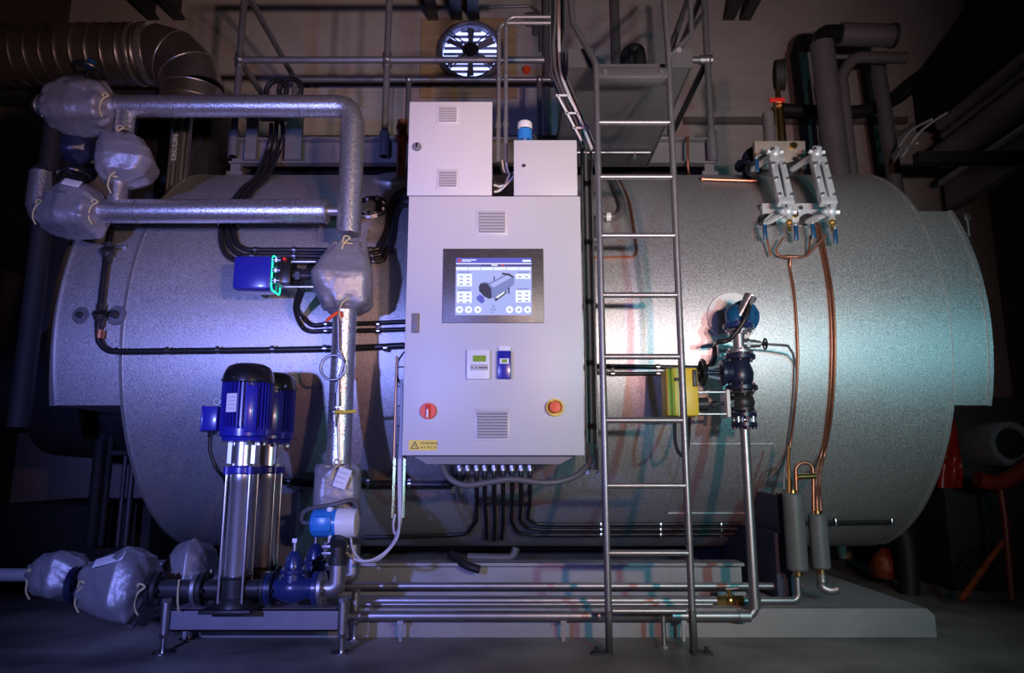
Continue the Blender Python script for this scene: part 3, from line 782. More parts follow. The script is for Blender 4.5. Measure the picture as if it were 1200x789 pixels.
b = MB(); b.tube(spline([P(518, 538, 3.1), P(519, 548, 3.08), P(527, 561, 3.06), P(545, 569, 3.05), P(570, 566, 3.05), P(600, 562, 3.05), P(640, 566, 3.05), P(668, 561, 3.07), P(685, 550, 3.1), P(692, 538, 3.14), P(692, 520, 3.16)], 8), .0135, 12)
o = solo('looped_cable', b, M_GREYCABLE, 'thick dark grey cable sagging across under the control cabinet', 'cable')
b = MB(); b.cyl(P(518, 544, 3.1), P(518, 533, 3.1), .022, seg=14); b.obj('gland', M_BLACK, o)

# ================================================================ cable trays
def tray(name, label, pts, w, dep, step, m, wire=.004, extra=()):
    """wire basket following pts (list of points) with side x"""
    t = thing(name, label, 'cable tray', min(pts, key=lambda p: p.z))
    pts = [V(p) for p in pts]
    for sx in (-1, 1):
        b = MB(); b.tube([p + V((sx * w / 2, -dep, 0)) for p in pts], wire, 8); b.tube([p + V((sx * w / 2, 0, 0)) for p in pts], wire, 8); b.obj('side_wire', m, t)
    b = MB()
    for i in range(len(pts) - 1):
        n = max(1, int((pts[i + 1] - pts[i]).length / step))
        for k in range(n):
            q = pts[i].lerp(pts[i + 1], (k + .5) / n)
            b.tube([q + V((-w / 2, -dep, 0)), q + V((-w / 2, 0, 0)), q + V((w / 2, 0, 0)), q + V((w / 2, -dep, 0))], wire * .8, 6)
    b.obj('cross_wires', m, t)
    return t
zr0, zr1 = P(690, 556, 3.24).z, P(688, 172, 3.24).z
xr = P(690, 400, 3.24).x
tr1 = tray('wire_cable_tray', 'narrow upright wire cable tray along the cabinet side next to the ladder', [V((xr + .005, 3.26, zr0)), V((xr + .005, 3.26, zr1))], .045, .05, .10, M_STEEL)
for k, dx in enumerate((-.012, .002, .014)):
    b = MB(); b.tube([V((xr + dx, 3.245 - .006 * k, zr0 + .02)), V((xr + dx + .003, 3.24, 1.3)), V((xr + dx, 3.245, zr1 - .03 * k))], .0075, 8)
    solo('tray_cable', b, M_CABLE if k != 1 else M_GREYCABLE, ('left black cable', 'grey middle cable', 'right black cable')[k] + ' lying in the upright wire tray beside the ladder', 'cable', 'cables in the tray beside the ladder')
xl = P(468.5, 520, 3.12).x
zl0, zl1 = P(468, 607, 3.12).z, P(468, 418, 3.12).z
tr2 = tray('wire_cable_tray', 'narrow bright wire cable tray hanging upright at the left edge of the cabinet', [V((xl, 3.14, zl0)), V((xl, 3.14, zl1))], .043, .04, .085, M_STEEL, .0042)
b = MB(); b.tube(spline([V((xl, 3.12, 1.10)), V((xl + .004, 3.12, .9)), V((xl, 3.12, .7)), P(468, 600, 3.1), P(467, 622, 3.07), P(457, 642, 3.05), P(438, 656, 3.03), P(420, 657, 3.03), P(408, 650, 3.04), P(400, 640, 3.05)], 8), .0065, 10)
solo('instrument_cable', b, M_WHITECABLE, 'pale cable looping from the blue transmitter up into the bright tray', 'cable')
b = MB(); b.tube(spline([P(463, 603, 3.1), P(461, 615, 3.09), P(463, 626, 3.08), P(468, 618, 3.08), P(470, 602, 3.1), V((xl + .008, 3.12, .75)), V((xl + .006, 3.12, 1.05))], 8), .005, 8)
solo('looped_wire', b, M_WHITECABLE, 'short pale wire doubled back at the bottom of the bright tray', 'cable')
b = MB(); b.tube(spline([P(474, 412, 3.15), P(466, 425, 3.14), P(465, 440, 3.13), P(471, 455, 3.12), P(470, 470, 3.12)], 8), .0045, 8)
solo('coiled_wire', b, M_GREYCABLE, 'thin grey wire curling beside the upper left cabinet edge', 'cable')
# hanging tray from the roof, with cables
yT = 3.22
tp = [P(652, -30, yT), P(652, 60, yT), P(654, 92, yT), P(690, 178, yT)]
tr3 = tray('hanging_cable_tray', 'wire cable tray dropping from the roof and bending down behind the small cabinet', tp[:3] + [tp[3]], .065, .045, .075, M_ZINC, .004)
b = MB()
a, c = P(660, 112, yT - .07), P(680, 150, yT - .07)
b.beam(a + V((.022, 0, 0)), c + V((.022, 0, 0)), .008, .006, V((0, -1, 0))).beam(a - V((.026, 0, 0)), c - V((.026, 0, 0)) + (c - a) * .4, .010, .006, V((0, -1, 0)))
for f in (0, .55, 1): q = a.lerp(c, f); b.beam(q - V((.035, 0, 0)), q + V((.03, 0, 0)), 0.009, .006, V((0, -1, 0)))
b.obj('bright_bracket', M_WHITE, tr3)
for k, dx in enumerate((-.022, -.011, .0, .012, .022)):
    b = MB(); o_ = V((dx, -.02 - .006 * (k % 2), 0)); w_ = V((.006 * math.sin(k * 2.1), 0, 0))
    b.tube(spline([tp[0] + o_, P(652, 20, yT) + o_ + w_, P(652, 62, yT) + o_ - w_, P(656, 96, yT) + o_, P(674, 138, yT) + o_, P(690, 178, yT) + o_], 5), .0085, 8)
    solo('tray_cable', b, (M_CABLE, M_GREYCABLE, M_CABLE, M_WHITECABLE, M_CABLE)[k], ('black cable, outermost towards the fan,', 'dark grey cable', 'black cable in the middle', 'pale grey cable', 'black cable, nearest the ladder,')[k] + ' running down inside the hanging roof tray', 'cable', 'cables in the hanging roof tray')

# ================================================================ bright foil pipes on the left
YP = 3.2
xR = P(406, 325, YP).x
hz = P(270, 124.5, YP).z; lz = P(270, 247.5, YP).z
xT = P(146, 150, YP).x
hp = thing('steam_pipe', 'shiny foil clad steam pipe running across the top and bending down beside the cabinet', 'pipe', (xR, YP, P(404, 282, YP).z))
b = MB(); b.tube(fillet([(P(45, 133, YP).x, YP, hz), (xR, YP, hz), (xR, YP, P(404, 268, YP).z)], .075, 3), .053, 28); b.obj('pipe_run', M_FOIL, hp)
b = MB(); b.tube([(xR, YP, P(404, 275, YP).z), (xR, YP, P(404, 145, YP).z)], .0565, 28); b.obj('riser_sleeve', M_FOIL, hp)
b = MB()
for px in (140, 205, 353): x = P(px, 124, YP).x; b.cyl((x - .004, YP, hz), (x + .004, YP, hz), .0545, seg=28)
b.obj('band', M_ZINC, hp)
x = P(45, 133, YP).x
b = MB(); b.cyl((x - .01, YP, hz), (x + .012, YP, hz), .058, seg=28, bev=.004); b.obj('end_ring', M_STEEL, hp)
b = MB(); b.cyl((xT, YP, hz - .02), (xT, YP, P(146, 156, YP).z), .042, seg=24); b.obj('branch', M_FOIL, hp)
b = MB(); b.tube([(x + .07, YP + .02, hz - .02), (x + .07, YP + .02, hz - .35), (x + .02, YP + .1, hz - 1.0), (x + .02, YP + .1, .9)], .045, 18); b.obj('dark_drop_pipe', M_MATTBLACK, hp)
lp = thing('feed_pipe', 'shiny foil clad pipe along the boiler shoulder ending in a flange ring', 'pipe', (xT, YP, lz - .06))
xe = P(381, 247, YP).x
b = MB(); b.cyl((P(112, 247, YP).x, YP, lz), (xe, YP, lz), .056, seg=28); b.obj('pipe_run', M_FOIL, lp)
b = MB(); x = P(163, 247, YP).x; b.cyl((x - .004, YP, lz), (x + .004, YP, lz), .058, seg=28); b.obj('band', M_ZINC, lp)
b = MB(); b.cyl((xe, YP, lz), (xe + .012, YP, lz), .062, seg=28, bev=.003); b.obj('end_ring', M_ZINC, lp)
b = MB(); n = NZn; b.tube(fillet([(xe, YP, lz), (NZ.x - .0, YP, lz), NZ + V((0, 0, 0))], .06, 8), .022, 18); b.obj('bare_pipe', M_ZINC, lp)
b = MB(); b.cyl((xT, YP, lz + .02), (xT, YP, P(146, 213, YP).z), .042, seg=24); b.obj('branch', M_FOIL, lp)
x = P(44, 245, YP).x
b = MB(); b.tube(fillet([(x + .14, YP, lz - .02), (x, YP, lz - .02), (x, YP, lz + .19)], .05, 2), .052, 26); b.obj('mitre_bend', M_FOIL, lp)
b = MB(); b.tube([(x, YP, lz + .18), (x, YP + .12, lz + .30), (x + .04, YP + .3, lz + .32)], .05, 18); b.obj('rear_bend', M_MATTBLACK, lp)
# lower riser
rp = thing('riser_pipe', 'shiny foil clad vertical pipe with a syphon loop, below the big cloth jacket', 'pipe', (xR, YP, P(398, 560, YP).z))
b = MB(); b.cyl((xR, YP, P(400, 360, YP).z), (xR, YP, P(398, 548, YP).z), .054, seg=28); b.obj('pipe_run', M_FOIL, rp)
yl = YP - .075
b = MB()
lc = P(391, 431, yl); ring = [lc + V((.055 * math.cos(t), -.014 * (t / (2 * PI)), .055 * math.sin(t))) for t in [PI * .15 + k * 2 * PI / 28 for k in range(29)]]
b.tube([P(396, 365, yl), P(397, 410, yl)] + ring + [P(397, 445, yl), P(396, 462, yl)], .0068, 10); b.obj('syphon_loop', M_ZINC, rp)
b = MB(); b.cyl(P(396, 460, yl), P(396, 476, yl), .014, seg=12).cyl(P(392, 483, yl), P(392, 494, yl), .011, seg=12).ball(P(392, 483, yl), .016).cyl(P(395, 478, yl), P(392, 500, yl), .007, seg=10); b.obj('gauge_cock', M_ZINC, rp)
b = MB(); b.tube([P(393, 483, yl - .01), P(405, 483, yl - .02), P(418, 482, yl - .02)], .007, 8); k = b.obj('cock_lever', M_YELLOW, rp)
b = MB(); b.tube([P(396, 495, yl + .01), P(397, 545, yl + .01)], .0055, 8); b.obj('impulse_tube', M_ZINC, rp)
b = MB(); b.tube(spline([P(383, 376, yl), P(390, 370, yl - .01), P(398, 366, yl - .01), P(400, 372, yl)], 6), .008, 8); b.obj('orange_tie', M_ORANGERED, rp)
# ================================================================ black conduits clipped to the boiler, left side
G3 = 'black conduits clipped round the boiler shoulder'
c3 = [[(318, 145), (317, 165), (311, 183)], [(324, 143), (323, 165), (317, 184)], [(331, 143), (331, 165), (324, 185)]]
on = [[(300, 208), (284, 222), (268, 245), (260, 262), (259, 280), (264, 297), (276, 305), (292, 307), (345, 307), (438, 307), (452, 298), (459, 280), (462, 255), (467, 243), (476, 240)],
      [(306, 208), (291, 222), (276, 245), (267, 262), (267, 278), (272, 292), (283, 299), (296, 300), (345, 300), (436, 300), (448, 292), (456, 275), (459, 250), (465, 236), (476, 231)],
      [(313, 208), (298, 222), (283, 245), (275, 262), (275, 276), (279, 287), (288, 292), (300, 293), (345, 293), (434, 293), (445, 286), (453, 270), (456, 245), (463, 229), (476, 222)]]
for i in range(3):
    pts = [P(a, c, 4.17 - .01 * k) for k, (a, c) in enumerate(c3[i])] + BB(on[i], .022)
    b = MB(); b.tube(spline(pts, 5), .0135, 10)
    o = solo('conduit', b, M_BLACKPIPE, 'black conduit round the boiler shoulder, %s of the three side by side' % ('lowest', 'middle', 'topmost')[i], 'conduit', G3)
    for j in (3, 7, 8, 9):
        q = B(*on[i][j], .022); n = BN(q)
        t = (B(*on[i][j + 1], .022) - B(*on[i][j - 1], .022)).normalized()
        c = MB(); c.cyl(q - t * .008, q + t * .008, .017, seg=12); c.obj('pipe_clip', M_STEEL, o)
br = P(324, 141, 4.16)
b = MB(); b.bx(br.x - .10, br.x + .08, 4.12, 4.18, br.z, br.z + .02).bx(br.x - .19, br.x - .12, 4.17, 4.2, 2.6, br.z + .1).bx(br.x + .06, br.x + .16, 4.17, 4.2, 2.6, br.z + .1)
solo('conduit_bracket', b, M_PLATFORM, 'grey steel bracket on the platform edge holding the three black conduits', 'bracket')
b = MB()
for (a, c, r) in ((324, 107, 12), (340, 106, 13)):
    q = P(a, c, 4.35); b.torus(q, (.2, 1, .1), r / 165, .018, 24, 8)
solo('hose_coil', b, M_CABLE, 'coils of black cable hung behind the top foil pipe', 'cable')

pts = [(131, 268), (128, 285), (125, 300), (121, 330), (117, 365), (115, 392), (118, 403), (126, 410), (140, 412), (200, 411.5), (300, 410.5), (400, 408.5), (474, 405)]
b = MB(); b.tube(spline(BB(pts, .035), 6), .0155, 12)
o = solo('sensor_pipe', b, M_BLACKPIPE, 'long black pipe dropping from the feed pipe, then level across the boiler to the cabinet', 'pipe')
for px in (138, 197, 256, 320, 381, 452):
    q = B(px, 411.5 - (px - 140) * .012, .035); c = MB(); c.cyl(q - V((.009, 0, 0)), q + V((.009, 0, 0)), .0195, seg=12); c.obj('pipe_clip', M_STEEL, o)
for (a, c_, r) in ((126, 296, .03), (117, 370, .03)):
    q = B(a, c_, .04); c = MB(); c.ball(q, r, (1, 1, 1.2)).cyl(q - V((0, .045, 0)), q, .016, seg=12); c.cyl(q - V((0, 0, .055)), q + V((0, 0, .055)), .021, seg=6); v = c.obj('valve_body', M_DARKSTEEL, o)
    l = MB(); l.tube([q - V((0, .05, 0)), q + V((.06, -.05, .01))], .007, 8); l.obj('valve_lever', M_BLACK, v)
q = B(117, 392, .035); c = MB(); c.cyl(q - V((0, 0, .02)), q + V((0, 0, .02)), .02, seg=12); c.obj('union', M_COPPER, o)
for pts, lab in (([(356, 372), (366, 381), (384, 380), (430, 379), (475, 377)], 'upper'), ([(352, 380), (362, 388), (384, 388), (430, 387.5), (475, 386)], 'lower')):
    st = P(349, 333, 3.19) if lab == 'upper' else P(347, 325, 3.2)
    b = MB(); b.tube(spline([st, st + V((.025, -.005, -.03)), P(346 + (3 if lab == 'upper' else 0), 360, 3.3)] + BB(pts, .02), 6), .0115, 10)
    o = solo('actuator_cable', b, M_CABLE, 'black cable from the blue actuator box along to the cabinet, %s one of two' % lab, 'cable')
    for px in (382, 443):
        q = B(px, pts[2][1], .02); c = MB(); c.cyl(q - V((.007, 0, 0)), q + V((.007, 0, 0)), .0145, seg=12); c.obj('pipe_clip', M_STEEL, o)
b = MB(); b.tube(spline(BB([(322, 562), (360, 566), (430, 567.5), (530, 568)], .04), 6), .021, 12)
o = solo('thick_conduit', b, M_BLACKPIPE, 'thick black conduit across the lower boiler left of the hanging cables', 'conduit')
for px in (339, 432, 480):
    q = B(px, 567, .04); c = MB(); c.cyl(q - V((.008, 0, 0)), q + V((.008, 0, 0)), .025, seg=12); c.obj('pipe_clip', M_STEEL, o)

# ================================================================ cloth valve jackets
def sup(t, e):
    c, s = abs(math.cos(t)), abs(math.sin(t)); return (c ** e + s ** e) ** (-1 / e)
def cloth(p0, p1, prof, e=2.6, seed=0, amp=.05, gather=.14, seg=64, n=36, ref=(0, 0, 1), sq=1.0):
    p0, p1 = V(p0), V(p1); a = p1 - p0; Ln = a.length; a.normalize()
    u = V(ref) - a * a.dot(V(ref)); u.normalize(); w = a.cross(u)
    mb = MB(); vs, fs = [], []
    def rad(t):
        for q0, q1 in zip(prof, prof[1:]):
            if t <= q1[0]:
                f = (t - q0[0]) / max(1e-6, q1[0] - q0[0]); s0 = q0[2] if len(q0) > 2 else 0; s1 = q1[2] if len(q1) > 2 else 0
                return q0[1] + (q1[1] - q0[1]) * f, s0 + (s1 - s0) * f
        return prof[-1][1], (prof[-1][2] if len(prof[-1]) > 2 else 0)
    for i in range(n + 1):
        t = i / n; r, sh = rad(t); ed = min(1, min(t, 1 - t) / .28); ew = (1 - ed) ** 1.3
        for k in range(seg):
            th = 2 * PI * k / seg
            q = V((math.cos(th) * 1.6, math.sin(th) * 1.6, t * Ln * 9 + seed * 7.3))
            q3 = V((math.cos(th) * 1.1, math.sin(th) * 1.1, t * Ln * 16 + seed * 5.1))
            rid = 1 - abs(noise.noise(q3 + V((0, 0, noise.noise(q * .8) * 1.5)))) * 2.4
            f = 1 + amp * 1.1 * noise.noise(q * .7) + amp * .75 * max(0, rid) ** 3 * (.4 + .6 * max(0, noise.noise(q * .6 + V((9, 2, 4))) + .4))
            f += gather * ew ** 1.5 * math.sin(th * 9 + 4 * noise.noise(q)) * 1.1
            rr = r * (min(sup(th + .25, e * 2), 1.19) * (1 - ew * .5) + ew * .5) * f
            vs.append(p0 + a * (t * Ln) + u * (sh + rr * math.cos(th)) + w * rr * math.sin(th) * sq)
    for i in range(n):
        for k in range(seg):
            k2 = (k + 1) % seg; fs.append([i * seg + k, i * seg + k2, (i + 1) * seg + k2, (i + 1) * seg + k])
    fs.append(list(range(seg))[::-1]); fs.append([n * seg + k for k in range(seg)])
    mb.add(vs, fs); return mb
def jacket(label, p0, p1, prof, seed, e=2.6, amp=.05, ends=None, sq=1.0, ref=(0, 0, 1), gather=.14):
    t = thing('valve_jacket', label, 'insulation jacket', (V(p0) + V(p1)) / 2)
    cloth(p0, p1, prof, e, seed, amp, gather, sq=sq, ref=ref).obj('cloth_cover', M_CLOTH, t, sharp=70)
    a = (V(p1) - V(p0)); Ln = a.length; a.normalize()
    for s, (pe, r) in enumerate(((V(p0) + a * Ln * .05, prof[0][1]), (V(p1) - a * Ln * .05, prof[-1][1]))):
        b = MB(); u = a.orthogonal().normalized(); w = a.cross(u)
        ring = [pe + (u * math.cos(k * PI / 12) + w * math.sin(k * PI / 12)) * r * 1.10 for k in range(25)]
        b.tube(ring, .0045, 6)
        f = V((0, -1, 0)); q = pe + f * r * 1.12
        b.tube(spline([q, q + V((.01, -.01, .03)), q + V((.035, -.012, .02)), q + V((.01, -.015, -.005)), q + V((.0, -.01, -.05)), q + V((.012, 0, -.085))], 5), .004, 6)
        b.obj('tie_cord', M_CORD, t)
    return t
def patch(t, c, nrm, xdir, w, h):
    b = MB(); rt = rot_to(nrm, xdir); b.box(c, (w, h, .003), rt, .001); p = b.obj('label_patch', M_CLOTHTAG, t)
    b = MB(); 
    for k in range(3): b.box(V(c) + rt @ V((-.005, (k - 1) * h * .25, .002)), (w * .7, h * .07, .001), rt)
    b.obj('printed_lines', M_VENT, p)
def wheel(t, c, axis, r, m=M_BLACK, cap=None, stem=.08):
    b = MB(); handwheel(b, c, axis, r, r * .15); a = V(axis).normalized(); b.cyl(V(c) - a * stem, V(c), r * .12, seg=10); h = b.obj('handwheel', m, t)
    if cap: b = MB(); b.cyl(V(c) + a * .01, V(c) + a * .06, r * .34, seg=16, bev=.006); b.obj('stem_cap', cap, h)
yj = YP
# 1: on the top pipe
c1 = P(96, 122, yj); c1.z = hz - .01
j = jacket('grey cloth valve jacket on the top foil pipe, with black handwheel and blue cap', c1 - V((.155, 0, 0)), c1 + V((.155, 0, 0)), [(0, .068), (.10, .108), (.5, .118), (.90, .108), (1, .066)], 1, 3.2, .05)
cloth(c1 + V((.0, 0, .06)), c1 + V((.03, 0, .14)), [(0, .115), (.5, .09), (1, .04)], 2.4, 5, .06, .1, 40, 16).obj('bonnet_cover', M_CLOTH, j, sharp=70)
wheel(j, c1 + V((.045, -.05, .165)), (.12, .12, 1), .066, M_BLACK, M_NAVY)
c1b = P(80, 170, yj + .1); b = cloth(c1b + V((-.09, 0, .0)), c1b + V((.12, 0, -.01)), [(0, .05), (.3, .085), (.7, .08), (1, .05)], 2.4, 8, .06, .08, 40, 18)
jb = solo('strainer_body', b, M_NAVYVALVE, 'dark covered strainer hanging below the handwheel jacket', 'valve', None, 70)
# 2: on the branch between both pipes
c2 = P(150, 188, yj); c2.x = xT
j = jacket('grey cloth valve jacket on the short upright branch between the two foil pipes', c2 + V((.005, 0, .118)), c2 - V((.005, 0, .118)), [(0, .062), (.08, .092), (.30, .112, .02), (.55, .124, .036), (.85, .106, .02), (1, .06)], 2, 3.2, .06, ref=(1, 0, 0))
# 3: on the lower pipe
c3_ = P(86, 245, yj); c3_.z = lz - .005
j = jacket('grey cloth valve jacket on the lower foil pipe beside the silver mitre bend', c3_ - V((.145, 0, 0)), c3_ + V((.14, 0, 0)), [(0, .062), (.15, .085, -.01), (.50, .122, .01), (.88, .108), (1, .064)], 3, 2.8, .05)
cloth(c3_ + V((0, 0, .05)), c3_ + V((.01, 0, .13)), [(0, .115), (.5, .085), (1, .04)], 2.4, 9, .06, .1, 40, 14).obj('bonnet_cover', M_CLOTH, j, sharp=70)
wheel(j, c3_ + V((.012, -.04, .165)), (0, .12, 1), .064)
patch(j, c3_ + V((.05, -.11, .10)), (.25, -.8, .55), (1, .25, -.2), .075, .045)
# 4: large hexagonal jacket on the riser, with blue actuator
c4 = P(397, 324, yj); c4.x = xR - .01
j = jacket('big grey cloth jacket on the vertical foil pipe next to the blue actuator box', c4 + V((.005, 0, .15)), c4 - V((-.01, 0, .165)), [(0, .072, .01), (.10, .088, .005), (.50, .138, -.018), (.62, .136, -.014), (.93, .108, .008), (1, .082, 0)], 4, 2.5, .05, ref=(1, 0, 0))
# 5: lower jacket on the riser
c5 = P(398, 578, yj - .02); c5.x = xR + .005
j = jacket('grey cloth jacket with a white label low on the riser above the blue transmitter', c5 + V((0, 0, .125)), c5 - V((0, 0, .135)), [(0, .078), (.10, .094), (.5, .10), (.9, .094), (1, .08)], 5, 3.6, .05, ref=(1, 0, 0))
patch(j, c5 + V((.045, -.112, .065)), (.15, -1, .15), (1, .12, -.35), .055, .085)
# 6-8: floor level suction line
YS = 2.98
zs = P(277, 690, YS).z
def XS(px, py=690): return P(px, py, YS).x
a6, b6 = P(43, 674, YS + .1), P(100, 676, YS + .06); 
j = jacket('small grey cloth jacket at the far end of the floor suction pipe', a6, b6, [(0, .055), (.25, .085), (.6, .098), (.85, .07), (1, .05)], 6, 2.4, .09)
a7, b7 = V((XS(101), YS, zs + .01)), V((XS(176), YS, zs))
j7 = jacket('large cone shaped grey cloth jacket in front on the floor suction pipe', a7, b7, [(0, .07), (.06, .086), (.66, .142, .012), (.92, .128, -.012), (1, .07)], 7, 2.6, .06)
patch(j7, a7.lerp(b7, .52) + V((0, -.096, .118)), (-.22, -.62, .75), (1, 0, .26), .12, .045)
a8, b8 = V((XS(150) + .02, YS + .29, zs)), V((XS(205) + .02, YS + .29, zs))
j = jacket('grey cloth jacket standing behind the cone shaped one on the rear suction pipe', a8, b8, [(0, .07), (.3, .13), (.7, .15), (.92, .12), (1, .06)], 8, 2.6, .06)
b = MB(); b.cyl((-3.6, YS + .12, a6.z), a6 + V((.05, 0, 0)), .026, seg=18); solo('suction_pipe', b, M_SKID, 'pale pipe at floor level entering the small cloth jacket', 'pipe')
b = MB(); flange(b, V((XS(103), YS, zs + .01)) - V((.045, 0, 0)), (1, 0, .05), .075, .025); solo('jacket_flange', b, M_NAVYVALVE, 'dark blue flange between the small and the large floor jackets', 'flange')

# ================================================================ blue valve actuator by the big jacket
ya = YP - .02
x0, x1 = P(278, 323, ya).x, P(325, 323, ya).x; z0, z1 = P(300, 343, ya).z, P(300, 303.5, ya).z
act = thing('blue_actuator', 'deep blue actuator box with a glowing green edge beside the big cloth jacket', 'actuator', ((x0 + x1) / 2, ya, z0))
b = MB(); b.bx(x0, x1 - .01, ya - .06, ya + .06, z0, z1, .018); b.obj('housing', M_BLUEPAINT, act)
b = MB(); b.tube(fillet([(x1 - .004, ya - .062, (z0 + z1) / 2), (x1 - .004, ya - .062, z0), (x1 - .004, ya + .06, z0), (x1 - .004, ya + .06, z1), (x1 - .004, ya - .062, z1), (x1 - .004, ya - .062, (z0 + z1) / 2)], .022, 6), .0042, 8); b.obj('glowing_edge', M_GREENLED, act)
b = MB(); b.bx(x1, x1 + .075, ya - .05, ya + .05, z0 + .03, z1 - .008, .008); cb_ = b.obj('connector_block', M_BLACK, act)
for f in (.25, .55, .85):
    b = MB(); z = z0 + (z1 - z0) * f; b.cyl((x1, ya - .062, z), (x1 + .035, ya - .062, z), .013, seg=14).cyl((x1 + .012, ya - .062, z), (x1 + .02, ya - .062, z), .016, seg=6); b.obj('cable_plug', M_STEEL, cb_)
b = MB(); b.cyl((x1 + .05, ya - .055, z1 - .02), (x1 + .05, ya - .07, z1 - .02), .008, seg=12); b.obj('red_indicator', M_RED, cb_)
for s in (.12, .86):
    b = MB(); z = z0 + (z1 - z0) * s; b.cyl((x1 + .05, ya - .03, z), (c4.x - .12, ya - .03, z), .007, seg=12); b.obj('yoke_rod', M_CHROME, act)
b = MB(); z = (z0 + z1) / 2; b.cyl((x1 + .05, ya, z), (c4.x - .1, ya, z), .022, seg=16).cyl((x1 + .09, ya, z), (x1 + .11, ya, z), .034, seg=6); b.obj('spindle', M_CASTIRON, act)

# ================================================================ feed pumps on their frame
fz = .166
fr = thing('pump_frame', 'blue grey steel frame on adjustable feet carrying the two blue pumps', 'frame', (-1.03, 3.12, 0))
fx0, fx1, fy0, fy1 = -1.352, -.69, 2.995, 3.235
b = MB(); b.bx(fx0, fx1, fy0, fy0 + .006, .083, fz).bx(fx0, fx1, fy0, fy0 + .05, fz - .006, fz).bx(fx0, fx1, fy0, fy0 + .05, .083, .089); b.obj('front_beam', M_FRAME, fr)
b = MB(); b.bx(fx0, fx1, fy1 - .006, fy1, .083, fz).bx(fx0, fx1, fy1 - .05, fy1, fz - .006, fz).bx(fx0, fx1, fy1 - .05, fy1, .083, .089); b.obj('rear_beam', M_FRAME, fr)
for x in (fx0, fx1 - .006): b = MB(); b.bx(x, x + .006, fy0, fy1, .083, fz); b.obj('end_beam', M_FRAME, fr)
b = MB(); b.bx(fx0 + .01, fx1 - .01, fy0 + .005, fy1 - .005, fz - .008, fz + .001); b.obj('top_sheet', M_FRAME, fr)
for x in (fx0 - .02, fx1 + .02):
    for y in (fy0 - .002, fy1 - .01):
        b = MB(); b.cyl((x, y, .075), (x, y, fz + .03), .017, seg=16).cyl((x, y, fz + .028), (x, y, fz + .042), .021, seg=6); ft = b.obj('adjustable_foot', M_ZINC, fr)
        b = MB(); b.cyl((x, y, .008), (x, y, .09), .012, seg=14).cyl((x, y, .06), (x, y, .075), .02, seg=6).cyl((x, y, 0), (x, y, .01), .04, seg=20, bev=.003); b.obj('foot_spindle', M_STEEL, ft)

XPm = -1.10
def zp(py): return P(277, py, YS).z
pump = thing('feed_pump', 'front blue vertical multistage pump with black fan cover and polished sleeve', 'pump', (XPm, YS, fz), 'blue vertical feed pumps on the frame')
o = V((XPm, YS, 0))
zm0, zm1, zm2 = zp(513), zp(449.5), zp(427)
b = MB(); h = zm2 - zm1
b.lathe([(.098, zm1 - .005), (.103, zm1), (.103, zm1 + h * .30), (.094, zm1 + h * .62), (.083, zm1 + h * .84), (.06, zm1 + h * .97), (.03, zm2), (.001, zm2)], o, (0, 0, 1), 40)
fcv = b.obj('fan_cover', M_BLACK, pump)
b = MB()
for k in range(6):
    a = k * PI / 3 + .3; b.cyl(o + V((.1 * math.cos(a), .1 * math.sin(a), zm1 + .012)), o + V((.107 * math.cos(a), .107 * math.sin(a), zm1 + .012)), .006, seg=8)
b.obj('cover_screws', M_STEEL, fcv)
b = MB(); b.lathe([(.085, zm0), (.085, zm1)], o, (0, 0, 1), 40)
for k in range(40):
    a = 2 * PI * k / 40
    d = V((math.cos(a), math.sin(a), 0))
    b.box(o + d * .09 + V((0, 0, (zm0 + zm1) / 2 + .012)), (.026, .0036, zm1 - zm0 - .03), Matrix.Rotation(a, 3, 'Z'))
b.lathe([(.085, zm0), (.102, zm0 + .004), (.103, zm0 + .032), (.095, zm0 + .042), (.08, zm0 + .042)], o, (0, 0, 1), 40, False)
mo = b.obj('motor_body', M_BLUEPAINT, pump)
b = MB(); a = math.radians(-60); d = V((math.cos(a), math.sin(a), 0)); b.box(o + d * .098 + V((0, 0, (zm0 + zm1) / 2)), (.02, .045, zm1 - zm0 - .035), Matrix.Rotation(a, 3, 'Z'), .004); b.obj('smooth_pad', M_BLUEPAINT, mo)
b = MB(); a = math.radians(-104); d = V((math.cos(a), math.sin(a), 0)); b.box(o + d * .1045 + V((0, 0, zm0 + .135)), (.003, .046, .075), Matrix.Rotation(a, 3, 'Z')); npl = b.obj('name_plate', M_WHITE, mo)
b = MB()
for k in range(4): b.box(o + d * .1065 + V((0, 0, zm0 + .112 + k * .015)), (.001, .032, .003), Matrix.Rotation(a, 3, 'Z'))
b.obj('plate_print', M_VENT, npl)
tb = o + V((-.128, -.015, zm0 + .075))
b = MB(); b.box(tb, (.062, .085, .10), None, .006).box(tb + V((-.031, 0, 0)), (.01, .09, .106), None, .004); tbo = b.obj('terminal_box', M_BLUEPAINT, pump)
b = MB(); b.cyl(tb - V((0, .02, .05)), tb - V((0, .02, .075)), .012, seg=6); b.cyl(tb - V((-.018, .02, .05)), tb - V((-.018, .02, .065)), .01, seg=6); b.obj('box_gland', M_BLACK, tbo)
b = MB(); g = tb - V((0, .02, .07)); b.tube(spline([g, g - V((-.003, 0, .06)), g - V((-.03, -.01, .13)), g - V((-.055, -.06, .2)), g - V((-.05, -.09, .4))], 6), .008, 8); b.obj('motor_cable', M_CABLE, pump)
b = MB(); b.torus(o + V((-.112, -.03, zm0 + .145)), (0, 1, 0), .013, .004, 16, 6); b.obj('lifting_eye', M_ZINC, pump)
b = MB(); b.lathe([(.06, zm0 - .02), (.088, zm0 - .016), (.092, zm0), (.08, zm0 + .002)], o, (0, 0, 1), 36); mf = b.obj('motor_flange', M_BLUEPAINT, pump)
